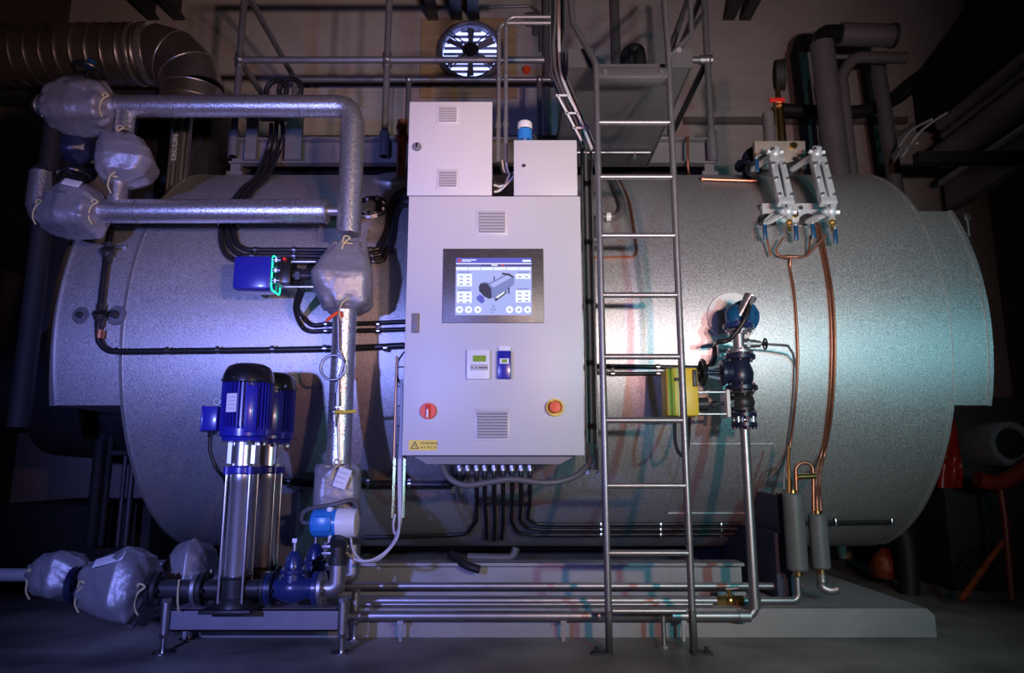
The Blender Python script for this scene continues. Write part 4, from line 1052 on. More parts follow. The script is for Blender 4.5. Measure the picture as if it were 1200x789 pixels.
for k in range(4):
    a = PI / 4 + k * PI / 2 - .25; q = o + V((.082 * math.cos(a), .082 * math.sin(a), 0))
    b = MB(); b.cyl(q + V((0, 0, zm0 - .03)), q + V((0, 0, zm0 + .014)), .008, seg=6); b.obj('flange_bolt', M_CHROME, mf)
zc0, zc1 = zp(547), zp(519)
b = MB(); b.lathe([(.05, zc0), (.05, zc1)], o, (0, 0, 1), 36)
for s in (-1, 1): b.box(o + V((.046 * s, 0, (zc0 + zc1) / 2)), (.02, .06, zc1 - zc0))
b.obj('coupling_guard', M_CHROME, pump)
zh0 = zp(556)
b = MB(); b.lathe([(.058, zh0), (.066, zh0 + .006), (.066, zc0 - .004), (.054, zc0 + .004)], o, (0, 0, 1), 36)
for k in range(4):
    a = PI / 4 + k * PI / 2; b.cyl(o + V((.066 * math.cos(a), .066 * math.sin(a), zh0)), o + V((.066 * math.cos(a), .066 * math.sin(a), zc0)), .014, seg=14)
b.obj('pump_head', M_BLUEPAINT, pump)
zs0 = zp(674)
b = MB(); b.lathe([(.0525, zs0), (.0535, zs0 + .006), (.0535, zh0 - .036), (.055, zh0 - .033), (.055, zh0)], o, (0, 0, 1), 44); b.obj('sleeve', M_CHROME, pump)
for k in range(4):
    a = PI / 4 + k * PI / 2; q = o + V((.066 * math.cos(a), .066 * math.sin(a), 0))
    b = MB(); b.cyl(q + V((0, 0, fz + .012)), q + V((0, 0, zc0 + .012)), .0055, seg=12).cyl(q + V((0, 0, zc0 - .0)), q + V((0, 0, zc0 + .012)), .01, seg=6); b.obj('tie_rod', M_CHROME, pump)
b = MB(); b.lathe([(.075, fz + .014), (.072, fz + .03), (.056, fz + .05), (.056, zs0 - .012), (.062, zs0 - .006), (.062, zs0)], o, (0, 0, 1), 36); b.cyl(o + V((-.12, 0, zs)), o + V((.12, 0, zs)), .036, seg=24)
cb0 = b.obj('cast_base', M_CASTIRON, pump)
b = MB(); b.bx(XPm - .10, XPm + .10, YS - .10, YS + .10, fz + .001, fz + .015, .003); b.obj('base_plate', M_CASTIRON, pump)
for s in (-1, 1): b = MB(); flange(b, o + V((.125 * s, 0, zs)), (1, 0, 0), .066, .02, 4, .009); b.obj('port_flange', M_CASTIRON, cb0)
DB = V((.008, .285, 0))
copy_tree(pump, DB, 'rear blue vertical multistage pump half hidden behind the front one')
# suction spool pieces
sps = thing('suction_spool', 'dark flanged spool pipe left of the front pump', 'pipe', (XPm - .2, YS, zs), 'flanged spools feeding the pumps')
xa_, xb_ = XPm - .137, XS(184)
b = MB(); b.cyl((xb_, YS, zs), (xa_, YS, zs), .034, seg=24); b.obj('pipe_run', M_DARKSTEEL, sps)
b = MB(); flange(b, (XPm - .147, YS, zs), (1, 0, 0), .066, .018, 4, .009); b.obj('end_flange', M_ZINC, sps)
b = MB(); flange(b, (xb_ + .008, YS, zs), (1, 0, 0), .068, .02, 4, .009); flange(b, (xb_ - .015, YS, zs), (1, 0, 0), .068, .02, 4, .009); b.obj('end_flange', M_CASTIRON, sps)
b = MB(); xc = XS(214); b.tube([(xc, YS - .036, zs + .04), (xc, YS - .04, zs), (xc, YS - .036, zs - .04), (xc, YS - .02, fz)], .004, 6); b.obj('earth_strap', M_CORD, sps)
copy_tree(sps, DB, 'dark flanged spool pipe left of the rear pump')
# gate valves
gx = XS(343)
gv = thing('gate_valve', 'front blue gate valve between the front pump and the elbow', 'valve', (gx, YS, zs - .06), 'blue gate valves on the pump outlets')
b = MB(); b.lathe([(.04, -.09), (.042, -.05), (.055, -.02), (.055, .02), (.042, .05), (.04, .09)], (gx, YS, zs), (1, 0, 0), 28)
b.lathe([(.05, 0), (.045, .055), (.052, .06), (.052, .075), (.036, .08), (.032, .12), (.018, .14), (.012, .145)], (gx, YS, zs), (0, 0, 1), 24)
vb = b.obj('body', M_BLUEVALVE, gv)
for s in (-1, 1): b = MB(); flange(b, (gx + s * .095, YS, zs), (1, 0, 0), .066, .02, 4, .009); b.obj('body_flange', M_BLUEVALVE, gv)
b = MB(); b.bolts((gx, YS, zs + .067), (0, 0, 1), .044, 6, .006, .016); b.obj('bonnet_bolts', M_ZINC, vb)
b = MB(); b.cyl((gx, YS, zs + .14), (gx, YS, zs + .185), .008, seg=12).box((gx, YS, zs + .185), (.018, .018, .015)); b.obj('stem', M_ZINC, gv)
copy_tree(gv, DB + V((-.0, 0, 0)), 'rear blue gate valve half hidden behind the front one')
# spacer spool between pump and valve
for dl, lab in ((V((0, 0, 0)), 'front'), (DB, 'rear')):
    b = MB(); b.cyl(V((XPm + .13, YS, zs)) + dl, V((gx - .1, YS, zs)) + dl, .036, seg=24); flange(b, V((XPm + .148, YS, zs)) + dl, (1, 0, 0), .066, .018, 4, .009)
    solo('spacer_flange', b, M_NAVYVALVE, 'short dark flanged spacer between the %s pump and its blue valve' % lab, 'flange')
# discharge elbow
el = thing('discharge_elbow', 'bare silver elbow rising from the front blue valve to the riser', 'pipe', (gx + .12, YS, zs))
xu = XS(396, 660)
b = MB(); flange(b, (gx + .115, YS, zs), (1, 0, 0), .066, .018, 4, .009); b.obj('elbow_flange', M_ZINC, el)
b = MB(); b.tube(fillet([(gx + .12, YS, zs), (xu, YS, zs), (xu, YS + .0, zp(655))], .065, 9), .031, 22); b.obj('bend', M_ZINC, el)
b = MB(); b.cyl((xu, YS, zp(662)), (xu, YS, zp(652)), .038, seg=24).cyl((xu, YS, zp(654)), (xu, YS, zp(641)), .03, seg=20).cyl((xu - .0, YS, zp(641)), (xR + .0, YP - .02, zp(612)), .033, seg=20); b.obj('union', M_CASTIRON, el)
b = MB(); x = gx + .115; flange(b, V((x, YS, zs)) + DB, (1, 0, 0), .066, .018, 4, .009); b.tube(fillet([V((x, YS, zs)) + DB, V((xu - .01, YS, zs)) + DB, V((xu - .01, YS, zs + .14)) + DB], .065, 8), .031, 20)
solo('rear_elbow', b, M_ZINC, 'silver elbow rising from the rear blue valve', 'pipe')
# transmitter
yt = YP - .16
tx0, tx1, tx2 = P(366, 613, yt).x, P(396, 613, yt).x, P(418, 613, yt).x; tz = P(390, 613, yt).z
tm = thing('pressure_transmitter', 'bright blue and white round transmitter head below the labelled jacket', 'instrument', (tx1, yt, tz))
b = MB(); b.lathe([(.046, tx0), (.056, tx0 + .008), (.058, tx0 + .03), (.058, tx1)], (0, yt, tz), (1, 0, 0), 32).box(((tx0 + tx1) / 2, yt - .045, tz - .0), (tx1 - tx0 - .03, .04, .06), None, .006); b.obj('blue_housing', M_TEALBLUE, tm)
b = MB(); b.lathe([(.060, tx1), (.060, tx2 - .02), (.057, tx2 - .014), (.057, tx2), (.046, tx2 + .004), (.001, tx2 + .004)], (0, yt, tz), (1, 0, 0), 32); b.obj('white_cap', M_WHITE, tm)
b = MB(); b.cyl((tx1, yt, tz - .055), (tx1, yt, tz - .09), .02, seg=16).bx(tx1 - .055, tx1 + .055, yt - .03, yt + .04, tz - .10, tz - .085, .003).bx(tx1 - .055, tx1 + .055, yt - .03, yt + .04, tz - .125, tz - .112, .003)
for s in (-1, 1):
    for t in (-.015, .025): b.cyl((tx1 + s * .042, yt + t, tz - .135), (tx1 + s * .042, yt + t, tz - .075), .006, seg=6)
b.obj('manifold', M_ZINC, tm)
b = MB(); q = V((tx1 - .03, yt - .02, tz + .055)); b.cyl(q - V((0, 0, .01)), q + V((0, 0, .02)), .014, seg=14); b.obj('top_plug', M_WHITE, tm)
b = MB(); q = V((tx1 - .02, yt - .02, tz - .055)); b.cyl(q + V((0, 0, .01)), q - V((0, 0, .02)), .013, seg=14); b.obj('cable_gland', M_WHITE, tm)
b = MB(); b.tube(spline([V((tx0 + .01, yt + .03, tz)), V((tx0 - .05, yt + .04, tz + .0)), V((tx0 - .03, yt + .01, tz + .05)), V((tx1 - .01, yt - .03, tz + .075)), V((tx1 + .06, yt - .0, tz + .09)), V((tx1 + .08, yt + .03, tz + .03))], 6), .01, 10)
solo('grey_loop_cable', b, M_GREYCABLE, 'grey cable arching over the blue transmitter head', 'cable')
b = MB(); b.tube(spline([P(411, 628, yt), P(414, 645, yt - .02), P(425, 657, yt - .01), P(445, 655, yt), P(465, 632, yt), P(468, 612, yt)], 6), .0045, 8)
solo('instrument_cable', b, M_WHITECABLE, 'thinner pale cable looping from the transmitter, inner one of the two loops', 'cable')
# ================================================================ valve train on the right
YV = 3.2
xv = P(868, 437, YV).x
def zv(py): return P(868, py, YV).z
vt = thing('blowdown_valve_train', 'dark blue flanged valve stack dropping from the round collar on the right of the boiler', 'valve', (xv, YV, zv(503)))
en = V((P(860, 372, YV).x - .01, YV + .02, zv(366)))
b = MB(); b.cyl(pr, V((pr.x, YV + .10, en.z)), .045, seg=24); flange(b, V((pr.x + .005, YV + .085, en.z)), (.25, -1, 0), .075, .026, 6, .011)
b.tube(fillet([V((pr.x, YV + .1, en.z)), V((xv - .02, YV, en.z)), V((xv, YV, zv(386)))], .05, 8), .042, 22)
b.obj('inlet_elbow', mat('teal blue enamel', (.008, .075, .20), 0, .33), vt)
b = MB(); flange(b, (xv, YV, zv(383)), (0, 0, 1), .068, .022, 6, .01); b.obj('flange', M_BLUEVALVE, vt)
b = MB(); flange(b, (xv, YV, zv(388.5)), (0, 0, 1), .058, .016, 4, .008); b.cyl((xv, YV, zv(390)), (xv, YV, zv(414)), .026, seg=22); flange(b, (xv, YV, zv(413)), (0, 0, 1), .058, .016, 4, .008)
b.cyl((xv, YV, zv(403)), (xv + .075, YV, zv(403)), .019, seg=18).cyl((xv + .03, YV, zv(403)), (xv + .045, YV, zv(403)), .026, seg=6).cyl((xv + .06, YV, zv(403)), (xv + .095, YV, zv(403.3)), .016, seg=16); sp_ = b.obj('spool', M_ZINC, vt)
b = MB(); b.cyl((xv + .09, YV, zv(403)), (xv + .115, YV, zv(403)), .008, seg=10); handwheel(b, (xv + .118, YV, zv(403.2)), (1, 0, 0), .024, .004); b.obj('needle_valve_handle', M_BLACK, sp_)
b = MB(); flange(b, (xv, YV, zv(419)), (0, 0, 1), .068, .022, 6, .01); b.lathe([(.045, 0), (.058, .03), (.062, .065), (.05, .10), (.042, .13)], (xv - .005, YV, zv(454)), (0, 0, 1), 26); flange(b, (xv, YV, zv(455)), (0, 0, 1), .07, .022, 6, .01)
b.lathe([(.045, 0), (.05, .05), (.058, .055), (.058, .07), (.04, .075)], (xv - .02, YV, zv(437)), (-1, 0, 0), 22)
gb = b.obj('globe_valve_body', M_NAVYVALVE, vt)
b = MB(); 
for s in (-1, 1): b.beam((xv - .09, YV, zv(437) + s * .03), (xv - .155, YV, zv(437) + s * .016), .022, .012)
b.cyl((xv - .15, YV, zv(437)), (xv - .162, YV, zv(437)), .026, seg=16).cyl((xv - .09, YV, zv(437)), (xv - .20, YV, zv(437)), .009, seg=12); yk = b.obj('yoke', M_NAVYVALVE, gb)
b = MB(); handwheel(b, (xv - .172, YV, zv(437)), (1, 0, 0), .055, .009); b.obj('handwheel', M_BLACK, gb)
b = MB(); b.lathe([(.035, .03), (.05, .015), (.054, -.01), (.046, -.035), (.034, -.05)], (xv, YV, zv(470)), (0, 0, 1), 24); flange(b, (xv, YV, zv(460)), (0, 0, 1), .052, .016, 4, .009); flange(b, (xv, YV, zv(480)), (0, 0, 1), .05, .016, 4, .009); b.obj('control_valve_body', M_CASTIRON, vt)
b = MB(); flange(b, (xv + .003, YV, zv(486.5)), (0, 0, 1), .056, .02, 4, .011); flange(b, (xv + .003, YV, zv(498)), (0, 0, 1), .056, .02, 4, .011); b.obj('lower_flange', M_NAVYVALVE, vt)
b = MB(); b.cyl((xv + .003, YV, zv(488)), (xv + .003, YV, zv(498)), .024, seg=18)
for k in range(4): a = PI / 4 + k * PI / 2; b.cyl((xv + .046 * math.cos(a), YV + .046 * math.sin(a), zv(484)), (xv + .046 * math.cos(a), YV + .046 * math.sin(a), zv(500)), .007, seg=10)
b.obj('studs', M_CHROME, vt)
# yellow actuator
yx0, yx1 = P(778, 460, YV).x, P(815, 460, YV).x; yz0, yz1 = zv(489), zv(433)
ya_ = thing('yellow_actuator', 'yellow valve actuator box behind the ladder with a rod frame to the valve', 'actuator', ((yx0 + yx1) / 2, YV, yz0))
b = MB(); b.bx(yx0 + .02, yx1, YV - .06, YV + .06, yz0, yz1, .012); b.obj('housing', M_YELLOW, ya_)
b = MB(); b.bx(yx0, yx0 + .022, YV - .058, YV + .058, yz0 + .002, yz1 - .002, .008); b.obj('end_cover', M_YELLOW, ya_)
b = MB(); b.bx(yx0 + .045, yx0 + .051, YV - .062, YV + .062, yz0 - .001, yz1 + .001); st = b.obj('green_stripe', mat('green stripe paint', (.10, .36, .10), 0, .4), ya_)
b = MB(); b.bx(yx0 + .035, yx0 + .055, YV - .064, YV - .05, yz1 - .06, yz1 - .045); b.obj('indicator_window', M_INK, ya_)
b = MB(); b.bx(yx0 + .115, yx0 + .135, YV - .066, YV - .05, yz1 - .085, yz1 - .01, .003); b.obj('clamp', M_DARKSTEEL, ya_)
xpl = P(850, 470, YV).x
for z in (zv(460.5), zv(486)):
    b = MB(); b.cyl((yx1, YV - .03, z), (xpl, YV - .03, z), .0065, seg=12); b.obj('yoke_rod', M_CHROME, ya_)
b = MB(); b.bx(xpl - .008, xpl + .008, YV - .05, YV + .05, zv(490), zv(458), .003); b.obj('yoke_plate', M_WHITE, ya_)
b = MB(); b.cyl((yx1, YV, zv(474)), (yx1 + .05, YV, zv(474)), .03, seg=18).cyl((yx1 + .05, YV, zv(474)), (xpl, YV, zv(473)), .008, seg=12).cyl((yx1 + .07, YV, zv(474)), (yx1 + .09, YV, zv(474)), .016, seg=6); b.obj('spindle', M_CASTIRON, ya_)
b = MB(); b.cyl((xpl, YV, zv(472)), (xv - .04, YV, zv(472)), .022, seg=18).cyl((xpl + .018, YV, zv(472)), (xpl + .035, YV, zv(472)), .03, seg=6); b.obj('packing_nut', M_STEEL, ya_)
b = MB(); b.tube(spline([P(791, 490, YV), P(791, 515, YV), P(795, 530, YV), P(801, 534, YV), P(806, 525, YV + .05), P(808, 490, YV + .1), P(808, 470, YV + .15)], 6), .008, 8); solo('actuator_cable', b, M_CABLE, 'black cable hanging in a loop under the yellow actuator', 'cable')
# level probe on top of the elbow and its cable
tp0 = V((xv + .0, YV - .02, zv(372))); tp1 = P(880, 347, YV - .03)
b = MB(); b.cyl(tp0, tp0.lerp(tp1, .55), .02, seg=16).cyl(tp0.lerp(tp1, .5), tp1, .024, .03, seg=18); b.tube(spline([tp1 + V((0, -.03, -.01)), P(876, 365, YV - .06), P(870, 380, YV - .07)], 6), .009, 8); solo('level_probe', b, M_ZINC, 'slanted grey probe head on the blue elbow at the round collar', 'instrument')
b = MB(); b.tube(spline([P(880, 352, YV - .05), P(874, 372, YV - .07), P(864, 388, YV - .06), P(853, 399, YV - .04), P(841, 401, YV)] + BB([(837, 405), (838, 415), (836, 425), (828, 430), (815, 431), (760, 430), (700, 429), (690, 428)], .018), 6), .011, 10)
o = solo('probe_cable', b, M_CABLE, 'black cable from the slanted probe head curling left behind the ladder', 'cable')
for px in (718, 771): q = B(px, 430, .018); c = MB(); c.cyl(q - V((.008, 0, 0)), q + V((.008, 0, 0)), .0145, seg=12); c.obj('pipe_clip', M_STEEL, o)
b = MB(); b.tube(spline(BB([(782, 437), (760, 438), (720, 438), (690, 436)], .018), 5), .010, 10); o = solo('actuator_cable', b, M_CABLE, 'black cable from the yellow actuator running left to the tray', 'cable')
for px in (718, 771): q = B(px, 438, .018); c = MB(); c.cyl(q - V((.008, 0, 0)), q + V((.008, 0, 0)), .0135, seg=12); c.obj('pipe_clip', M_STEEL, o)
# thin tube from the needle valve round to the right
b = MB(); q = V((xv + .12, YV, zv(403.5))); e = B(928, 412, .03)
b.tube(fillet([q, V((P(924, 405, YV).x, YV + .01, zv(404.5))), P(929, 414, 3.38)] + BB([(931.5, 425), (931, 450), (928.5, 480), (924, 515), (920, 545)], .012) + [P(919, 575, 3.42)], .05, 6), .006, 8)
solo('impulse_tube', b, M_ZINC, 'thin steel tube from the needle valve bending down beside the single copper pipe', 'pipe')
# drain pipe down and along the plinth
zb_ = P(870, 722, YV).z
dp = thing('drain_pipe', 'long steel drain pipe dropping from the valve stack and turning left along the plinth front', 'pipe', (xv, YV, zb_))
b = MB(); b.tube(fillet([(xv + .003, YV, zv(500)), (xv + .003, YV, zb_ + .0), (P(402, 722, YV).x, YV, zb_)], .045, 8), .0205, 18); b.obj('pipe_run', M_ZINC, dp)
b = MB(); b.cyl((xv + .003, YV, zb_ + .03), (xv + .003, YV, zb_ + .075), .026, seg=18).cyl((xv - .02, YV, zb_), (xv - .07, YV, zb_), .026, seg=18); b.obj('elbow_sleeve', M_ZINC, dp)
for px in (470, 660, 800): x = P(px, 722, YV).x; b = MB(); b.bx(x - .012, x + .012, YV - .02, YV + .02, zb_ - .03, zb_ - .016).bx(x - .006, x + .006, YV - .005, YV + .005, 0, zb_ - .02); b.obj('pipe_support', M_ZINC, dp)
# copper-side condensate pipes on the plinth
z2 = P(600, 704, 3.36).z
cp = thing('condensate_pipe', 'steel pipe on the plinth edge with a small valve, rising to a grey cylinder', 'pipe', (0, 3.36, z2))
xcl = P(935, 690, 3.36).x
b = MB(); b.tube(fillet([(P(402, 704, 3.36).x, 3.36, z2), (xcl, 3.36, z2), (xcl, 3.36, z2 + .10)], .03, 7), .0165, 14); b.obj('pipe_run', M_ZINC, cp)
xq = P(855, 700, 3.36).x
b = MB(); b.cyl((xq - .06, 3.36, z2), (xq + .06, 3.36, z2), .022, seg=6).ball((xq, 3.36, z2), .03).cyl((xq, 3.36, z2), (xq, 3.36, z2 + .05), .01, seg=12); vv = b.obj('small_valve', M_BRASS, cp)
b = MB(); b.tube([(xq, 3.36, z2 + .05), (xq - .02, 3.33, z2 + .055), (xq + .03, 3.32, z2 + .06)], .007, 8); b.obj('valve_lever', M_ZINC, vv)
z3 = P(600, 687, 3.52).z
b = MB(); b.cyl((P(404, 687, 3.52).x, 3.52, z3), (P(940, 686, 3.52).x, 3.52, z3), .017, seg=14); solo('blowdown_pipe', b, M_ZINC, 'straight steel pipe in front of the skid beam, highest of the three low pipes', 'pipe')
b = MB(); b.cyl((P(404, 713, 3.30).x, 3.30, .13), (P(835, 713, 3.30).x, 3.30, .13), .009, seg=12); solo('thin_pipe', b, M_ZINC, 'thin steel tube lying along the plinth edge between the two low pipes', 'pipe')
# pipe stub and cable under the boiler
b = MB(); b.tube(fillet([P(548, 653, 3.75), P(601, 654, 3.75), P(605, 642, 3.75)], .04), .02, 14); solo('sump_pipe', b, M_GREYCABLE, 'short dark bent pipe under the middle of the boiler', 'pipe')
b = MB(); b.tube(spline([P(528, 650, 3.68), P(545, 662, 3.58), P(562, 668, 3.56)], 6), .02, 12); solo('hose_end', b, M_BLACKRUB, 'short black hose end lying on the skid beam under the boiler', 'hose')

# ================================================================ water level gauges
lvp = P(929, 256, 3.6); uvp = P(915, 180, 3.82)
def plate(px0, py0, px1, py1, Y, m, label):
    a, c = P(px0, py0, Y), P(px1, py1, Y)
    t = thing('gauge_mount_plate', label, 'mounting plate', ((a.x + c.x) / 2, Y, c.z))
    b = MB(); b.bx(a.x, c.x, Y, Y + .04, c.z, a.z, .004); b.obj('plate', m, t)
    return t, a, c
pu, ua, uc = plate(884, 165, 946, 196, 3.82, M_PLATE, 'tan block plate behind the tops of the two level gauges')
plo, la, lc_ = plate(893, 238, 966, 276, 3.60, M_PALEGAUGE, 'pale grey block plate behind the feet of the two level gauges')
for (px, py, t, Y) in ((929, 172, pu, 3.82), (931, 189, pu, 3.82), (930, 252, plo, 3.6), (937, 245, plo, 3.6), (937, 263, plo, 3.6)):
    p = P(px, py, Y); b = MB(); b.cyl(p + V((0, .01, 0)), p - V((0, .02, 0)), .02 if px < 932 else .013, seg=6 if px > 930 else 16); b.obj('plug', M_BRASS if px in (929, 930) else M_STEEL, t)
for (px, Y0) in ((893, 3.86), (938, 3.86)):
    p = P(px, 205, Y0)
for (t, x, zc_, y1) in ((pu, (ua.x + uc.x) / 2, (ua.z + uc.z) / 2, 4.1), (plo, (la.x + lc_.x) / 2, (la.z + lc_.z) / 2, 3.9)):
    b = MB(); b.cyl((x, (3.82 if t is pu else 3.6) + .03, zc_), (x, y1, zc_ - (.0)), .05, seg=20)
    if t is pu: b.cyl((x, 4.1, zc_), (x, 4.12, zb(4.1) - .02), .045, seg=18)
    b.obj('stand_pipe', M_LAG, t)
def gauge(px_t, px_b, label):
    p0 = P(px_b, 240, 3.46); p1 = P(px_t, 186, 3.60)
    g = thing('level_gauge', label, 'gauge', p0, 'water level gauges on the boiler shoulder')
    ax = (p1 - p0).normalized(); xd = V((1, 0, 0)); xd = (xd - ax * ax.dot(xd)).normalized(); nd = xd.cross(ax)   # nd faces the viewer
    if nd.y > 0: nd = -nd
    rt = Matrix((xd, ax, nd)).transposed(); Lg = (p1 - p0).length; cc = (p0 + p1) / 2
    W = .080
    def loc(u, v, w): return cc + xd * u + ax * v + nd * w
    b = MB()
    b.box(loc(0, Lg / 2 - .02, 0), (W, .04, .04), rt, .003).box(loc(0, -Lg / 2 + .02, 0), (W, .04, .04), rt, .003)
    for s in (-1, 1): b.box(loc(s * (W / 2 - .0165), 0, 0), (.0335, Lg - .07, .04), rt, .003)
    b.obj('body_frame', M_PALEGAUGE, g)
    b = MB(); b.box(loc(0, 0, -.012), (.03, Lg - .06, .012), rt); b.obj('sight_glass', M_GLASSDARK, g)
    for v in (-.36, -.02, .3):
        for s in (-1, 1):
            b = MB(); q = loc(s * .03, v * Lg, .02); b.cyl(q, q + nd * .012, .0085, seg=6); b.obj('cover_bolt', M_ZINC, g)
    for (q, y2, up_) in ((p1 + ax * .035, 3.82, 1), (p0 - ax * .05, 3.60, -1)):
        b = MB(); b.ball(q, .03).cyl(q - ax * .055, q + ax * .05, .016, seg=16)
        b.cyl(q, V((q.x - .055, y2, q.z)), .018, seg=16); 
        for s in (-1, 1): b.cyl(q, q + xd * s * .042 + nd * .01 + ax * .01 * up_, .012, seg=6)
        b.cyl(q, q + nd * .045, .016, seg=6)
        ck = b.obj('gauge_cock', M_PALEGAUGE, g)
        fl = V((q.x - .05, y2 - .006, q.z)); b = MB(); flange(b, fl, (0, 1, 0), .046, .014, 4, .008); b.obj('cock_flange', M_CASTIRON, ck)
    q = p0 - ax * .09
    b = MB(); b.cyl(q + V((0, 0, .01)), q - V((0, 0, .045)), .014, seg=6).cyl(q - V((0, 0, .04)), q - V((0, 0, .075)), .009, seg=12).cyl(q - V((0, 0, .02)), q - V((0, 0, .03)), .018, seg=6); b.obj('drain_nut', M_BRASS, g)
    return g, p0, p1
g1, _, _ = gauge(909, 921, 'pale water level gauge with dark slot, left one, nearer the pressure gauge')
g2, _, _ = gauge(958, 971, 'pale water level gauge with dark slot, right one, before the lagged vent pipes')
def lever(px, py, Y, arm, label):
    p = P(px, py, Y); t = thing('gauge_lever', label, 'lever', p, 'dark blue cock levers of the level gauges')
    b = MB(); b.box(p, (.022, .014, .078), None, .005); b.obj('grip', M_NAVY, t)
    b = MB(); b.tube(spline([p + V((0, 0, .03)), p + V((.0, 0, .05)), P(arm[0], arm[1], Y + .04), P(arm[2], arm[3], Y + .08)], 5), .005, 8); b.obj('arm', M_PALEGAUGE, t)
lever(887, 194, 3.66, (890, 182, 898, 178), 'blue lever grip beside the tan upper block plate')
lever(896.5, 272, 3.44, (897, 257, 906, 250), 'blue lever grip under the pale lower plate, first from the ladder')
lever(933, 273, 3.44, (928, 264, 922, 258), 'blue lever grip under the pale lower plate, second from the ladder')
lever(953, 271, 3.44, (955, 260, 964, 252), 'blue lever grip under the pale lower plate, third from the ladder')
lever(979, 277, 3.42, (978, 262, 972, 256), 'blue lever grip lowest and outermost, under the gauge by the flue pipes')
# copper drain frame
b = MB(); b.tube(fillet([P(918, 279, 3.45), P(904, 300, 3.46), P(945, 301, 3.46), P(968, 276, 3.45)], .03), .006, 8); b.tube(fillet([P(898, 276, 3.47), P(903, 300, 3.465)], .02), .0055, 8); b.tube([P(950, 276, 3.48), P(947, 299, 3.47)], .0055, 8); b.cyl(P(921, 301, 3.46), P(934, 301, 3.46), .010, seg=10)
solo('drain_tube', b, M_COPPER, 'thin copper drain tubes framed under the level gauges', 'pipe')
# copper lines down the boiler
def copper(pts, off, r, label, top=None, bot=None):
    b = MB(); b.tube(spline((top or []) + BB(pts[:-1], off) + [B(*pts[-1], .09)] + (bot or []), 8), r, 10); return solo('copper_pipe', b, M_COPPER, label, 'copper pipe', 'copper pipes running down the boiler')
copper([(926, 315), (931, 345), (934, 385), (935, 425), (932, 470), (927, 515), (922, 545)], .012, .0062, 'single copper pipe curving down the boiler beside the valve stack', [P(927, 302, 3.46)], [P(922.5, 560, 3.42), P(924, 572, 3.36), P(925, 583, 3.345)])
copper([(962, 290), (971, 340), (974.5, 390), (974, 440), (970, 490), (963, 530), (958, 550)], .012, .0062, 'copper pipe curving down the boiler, nearer line of the outer pair', [P(955, 262, 3.56)], [P(957, 563, 3.43), P(957, 578, 3.36), P(958, 605, 3.345)])
copper([(966, 290), (975, 340), (978.5, 390), (978, 440), (974, 490), (967, 530), (962, 550)], .012, .0062, 'copper pipe curving down the boiler, farther line of the outer pair', [P(959, 262, 3.57)], [P(961, 563, 3.44), P(961, 578, 3.37), P(962, 605, 3.345)])
b = MB(); b.tube(fillet([P(933.5, 580, 3.34), P(932, 543, 3.34), P(952, 542, 3.34), P(953, 560, 3.34), P(953.5, 605, 3.34)], .04, 7), .0085, 10); o = solo('copper_bend', b, M_COPPER, 'copper tube arching between the two grey cylinders', 'copper pipe')
b = MB(); b.cyl(P(934, 559, 3.33), P(956, 558, 3.33), .013, seg=14); b.obj('brass_tee', M_BRASS, o)
b = MB(); b.tube([P(924, 523, 3.36), P(925, 575, 3.34)], .0065, 8); b.cyl(P(925, 562, 3.34), P(925, 578, 3.34), .012, seg=8); solo('thermometer_well', b, M_BRASS, 'slim brass probe standing in the left grey cylinder', 'instrument')
def cylinder(px, py0, py1, r, label, curl):
    p0, p1 = P(px, py1, 3.34), P(px - 1, py0, 3.34); p1.x = p0.x
    t = thing('sample_cooler', label, 'cooler', p0, 'grey upright cooler cylinders')
    b = MB(); b.cyl(p0, p1, r, seg=28, bev=.008); b.obj('body', M_CYL, t)
    b = MB(); b.cyl(p0 - V((0, 0, .022)), p0 + V((0, 0, .005)), .022, seg=14).cyl(p1, p1 + V((0, 0, .012)), .02, seg=14); b.obj('end_union', M_BRASS, t)
    if curl: b = MB(); b.tube(spline([p0 - V((0, 0, .01)), p0 - V((0, 0, .055)), P(964, 688, 3.33), P(973, 692, 3.32), P(982, 690, 3.31)], 7), .022, 12); b.obj('outlet_hose', M_ZINC, t)
cylinder(935, 578, 669, .046, 'taller grey upright cooler cylinder under the copper pipes', False)
cylinder(962.5, 602, 667, .041, 'shorter grey upright cooler cylinder with a curled outlet hose', True)
# copper tube and hose near the cabinet shoulder
b = MB(); b.tube(spline(BB([(726, 210), (737, 235), (742, 262), (745, 285), (746, 295), (742, 301), (730, 301.5), (692, 302)], .01), 6), .0065, 8); solo('copper_tube', b, M_COPPER, 'thin copper tube bending down the shoulder between cabinet and ladder', 'copper pipe')
b = MB(); b.tube(spline(BB([(718, 212), (724, 225), (729, 240), (727, 250), (718, 254), (706, 254), (699, 259), (699, 272), (700, 280), (692, 281)], .025), 6), .019, 12); o = solo('flexible_conduit', b, M_GREYCABLE, 'dark flexible conduit in an S bend between the cabinet tray and the ladder', 'conduit')
q = B(713, 254, .03); b = MB(); b.cyl(q - V((.012, 0, 0)), q + V((.012, 0, 0)), .023, seg=12); b.obj('white_clip', M_WHITE, o)
p = B(690, 255, .1); b = MB(); b.box(p, (.03, .05, .13), None, .004); solo('small_relay', b, M_TEALBLUE, 'small blue box fixed beside the upright wire tray', 'box')
b = MB(); b.tube(fillet(BB([(824, 210), (850, 211), (886, 212)], .015), .02), .008, 8); b.tube(spline([B(824, 210, .015), P(809, 208, 4.15), P(806, 185, 4.15), P(806, 160, 4.15)], 6), .009, 8); solo('copper_tube', b, M_COPPER, 'copper tube lying along the boiler top left of the gauges', 'copper pipe')
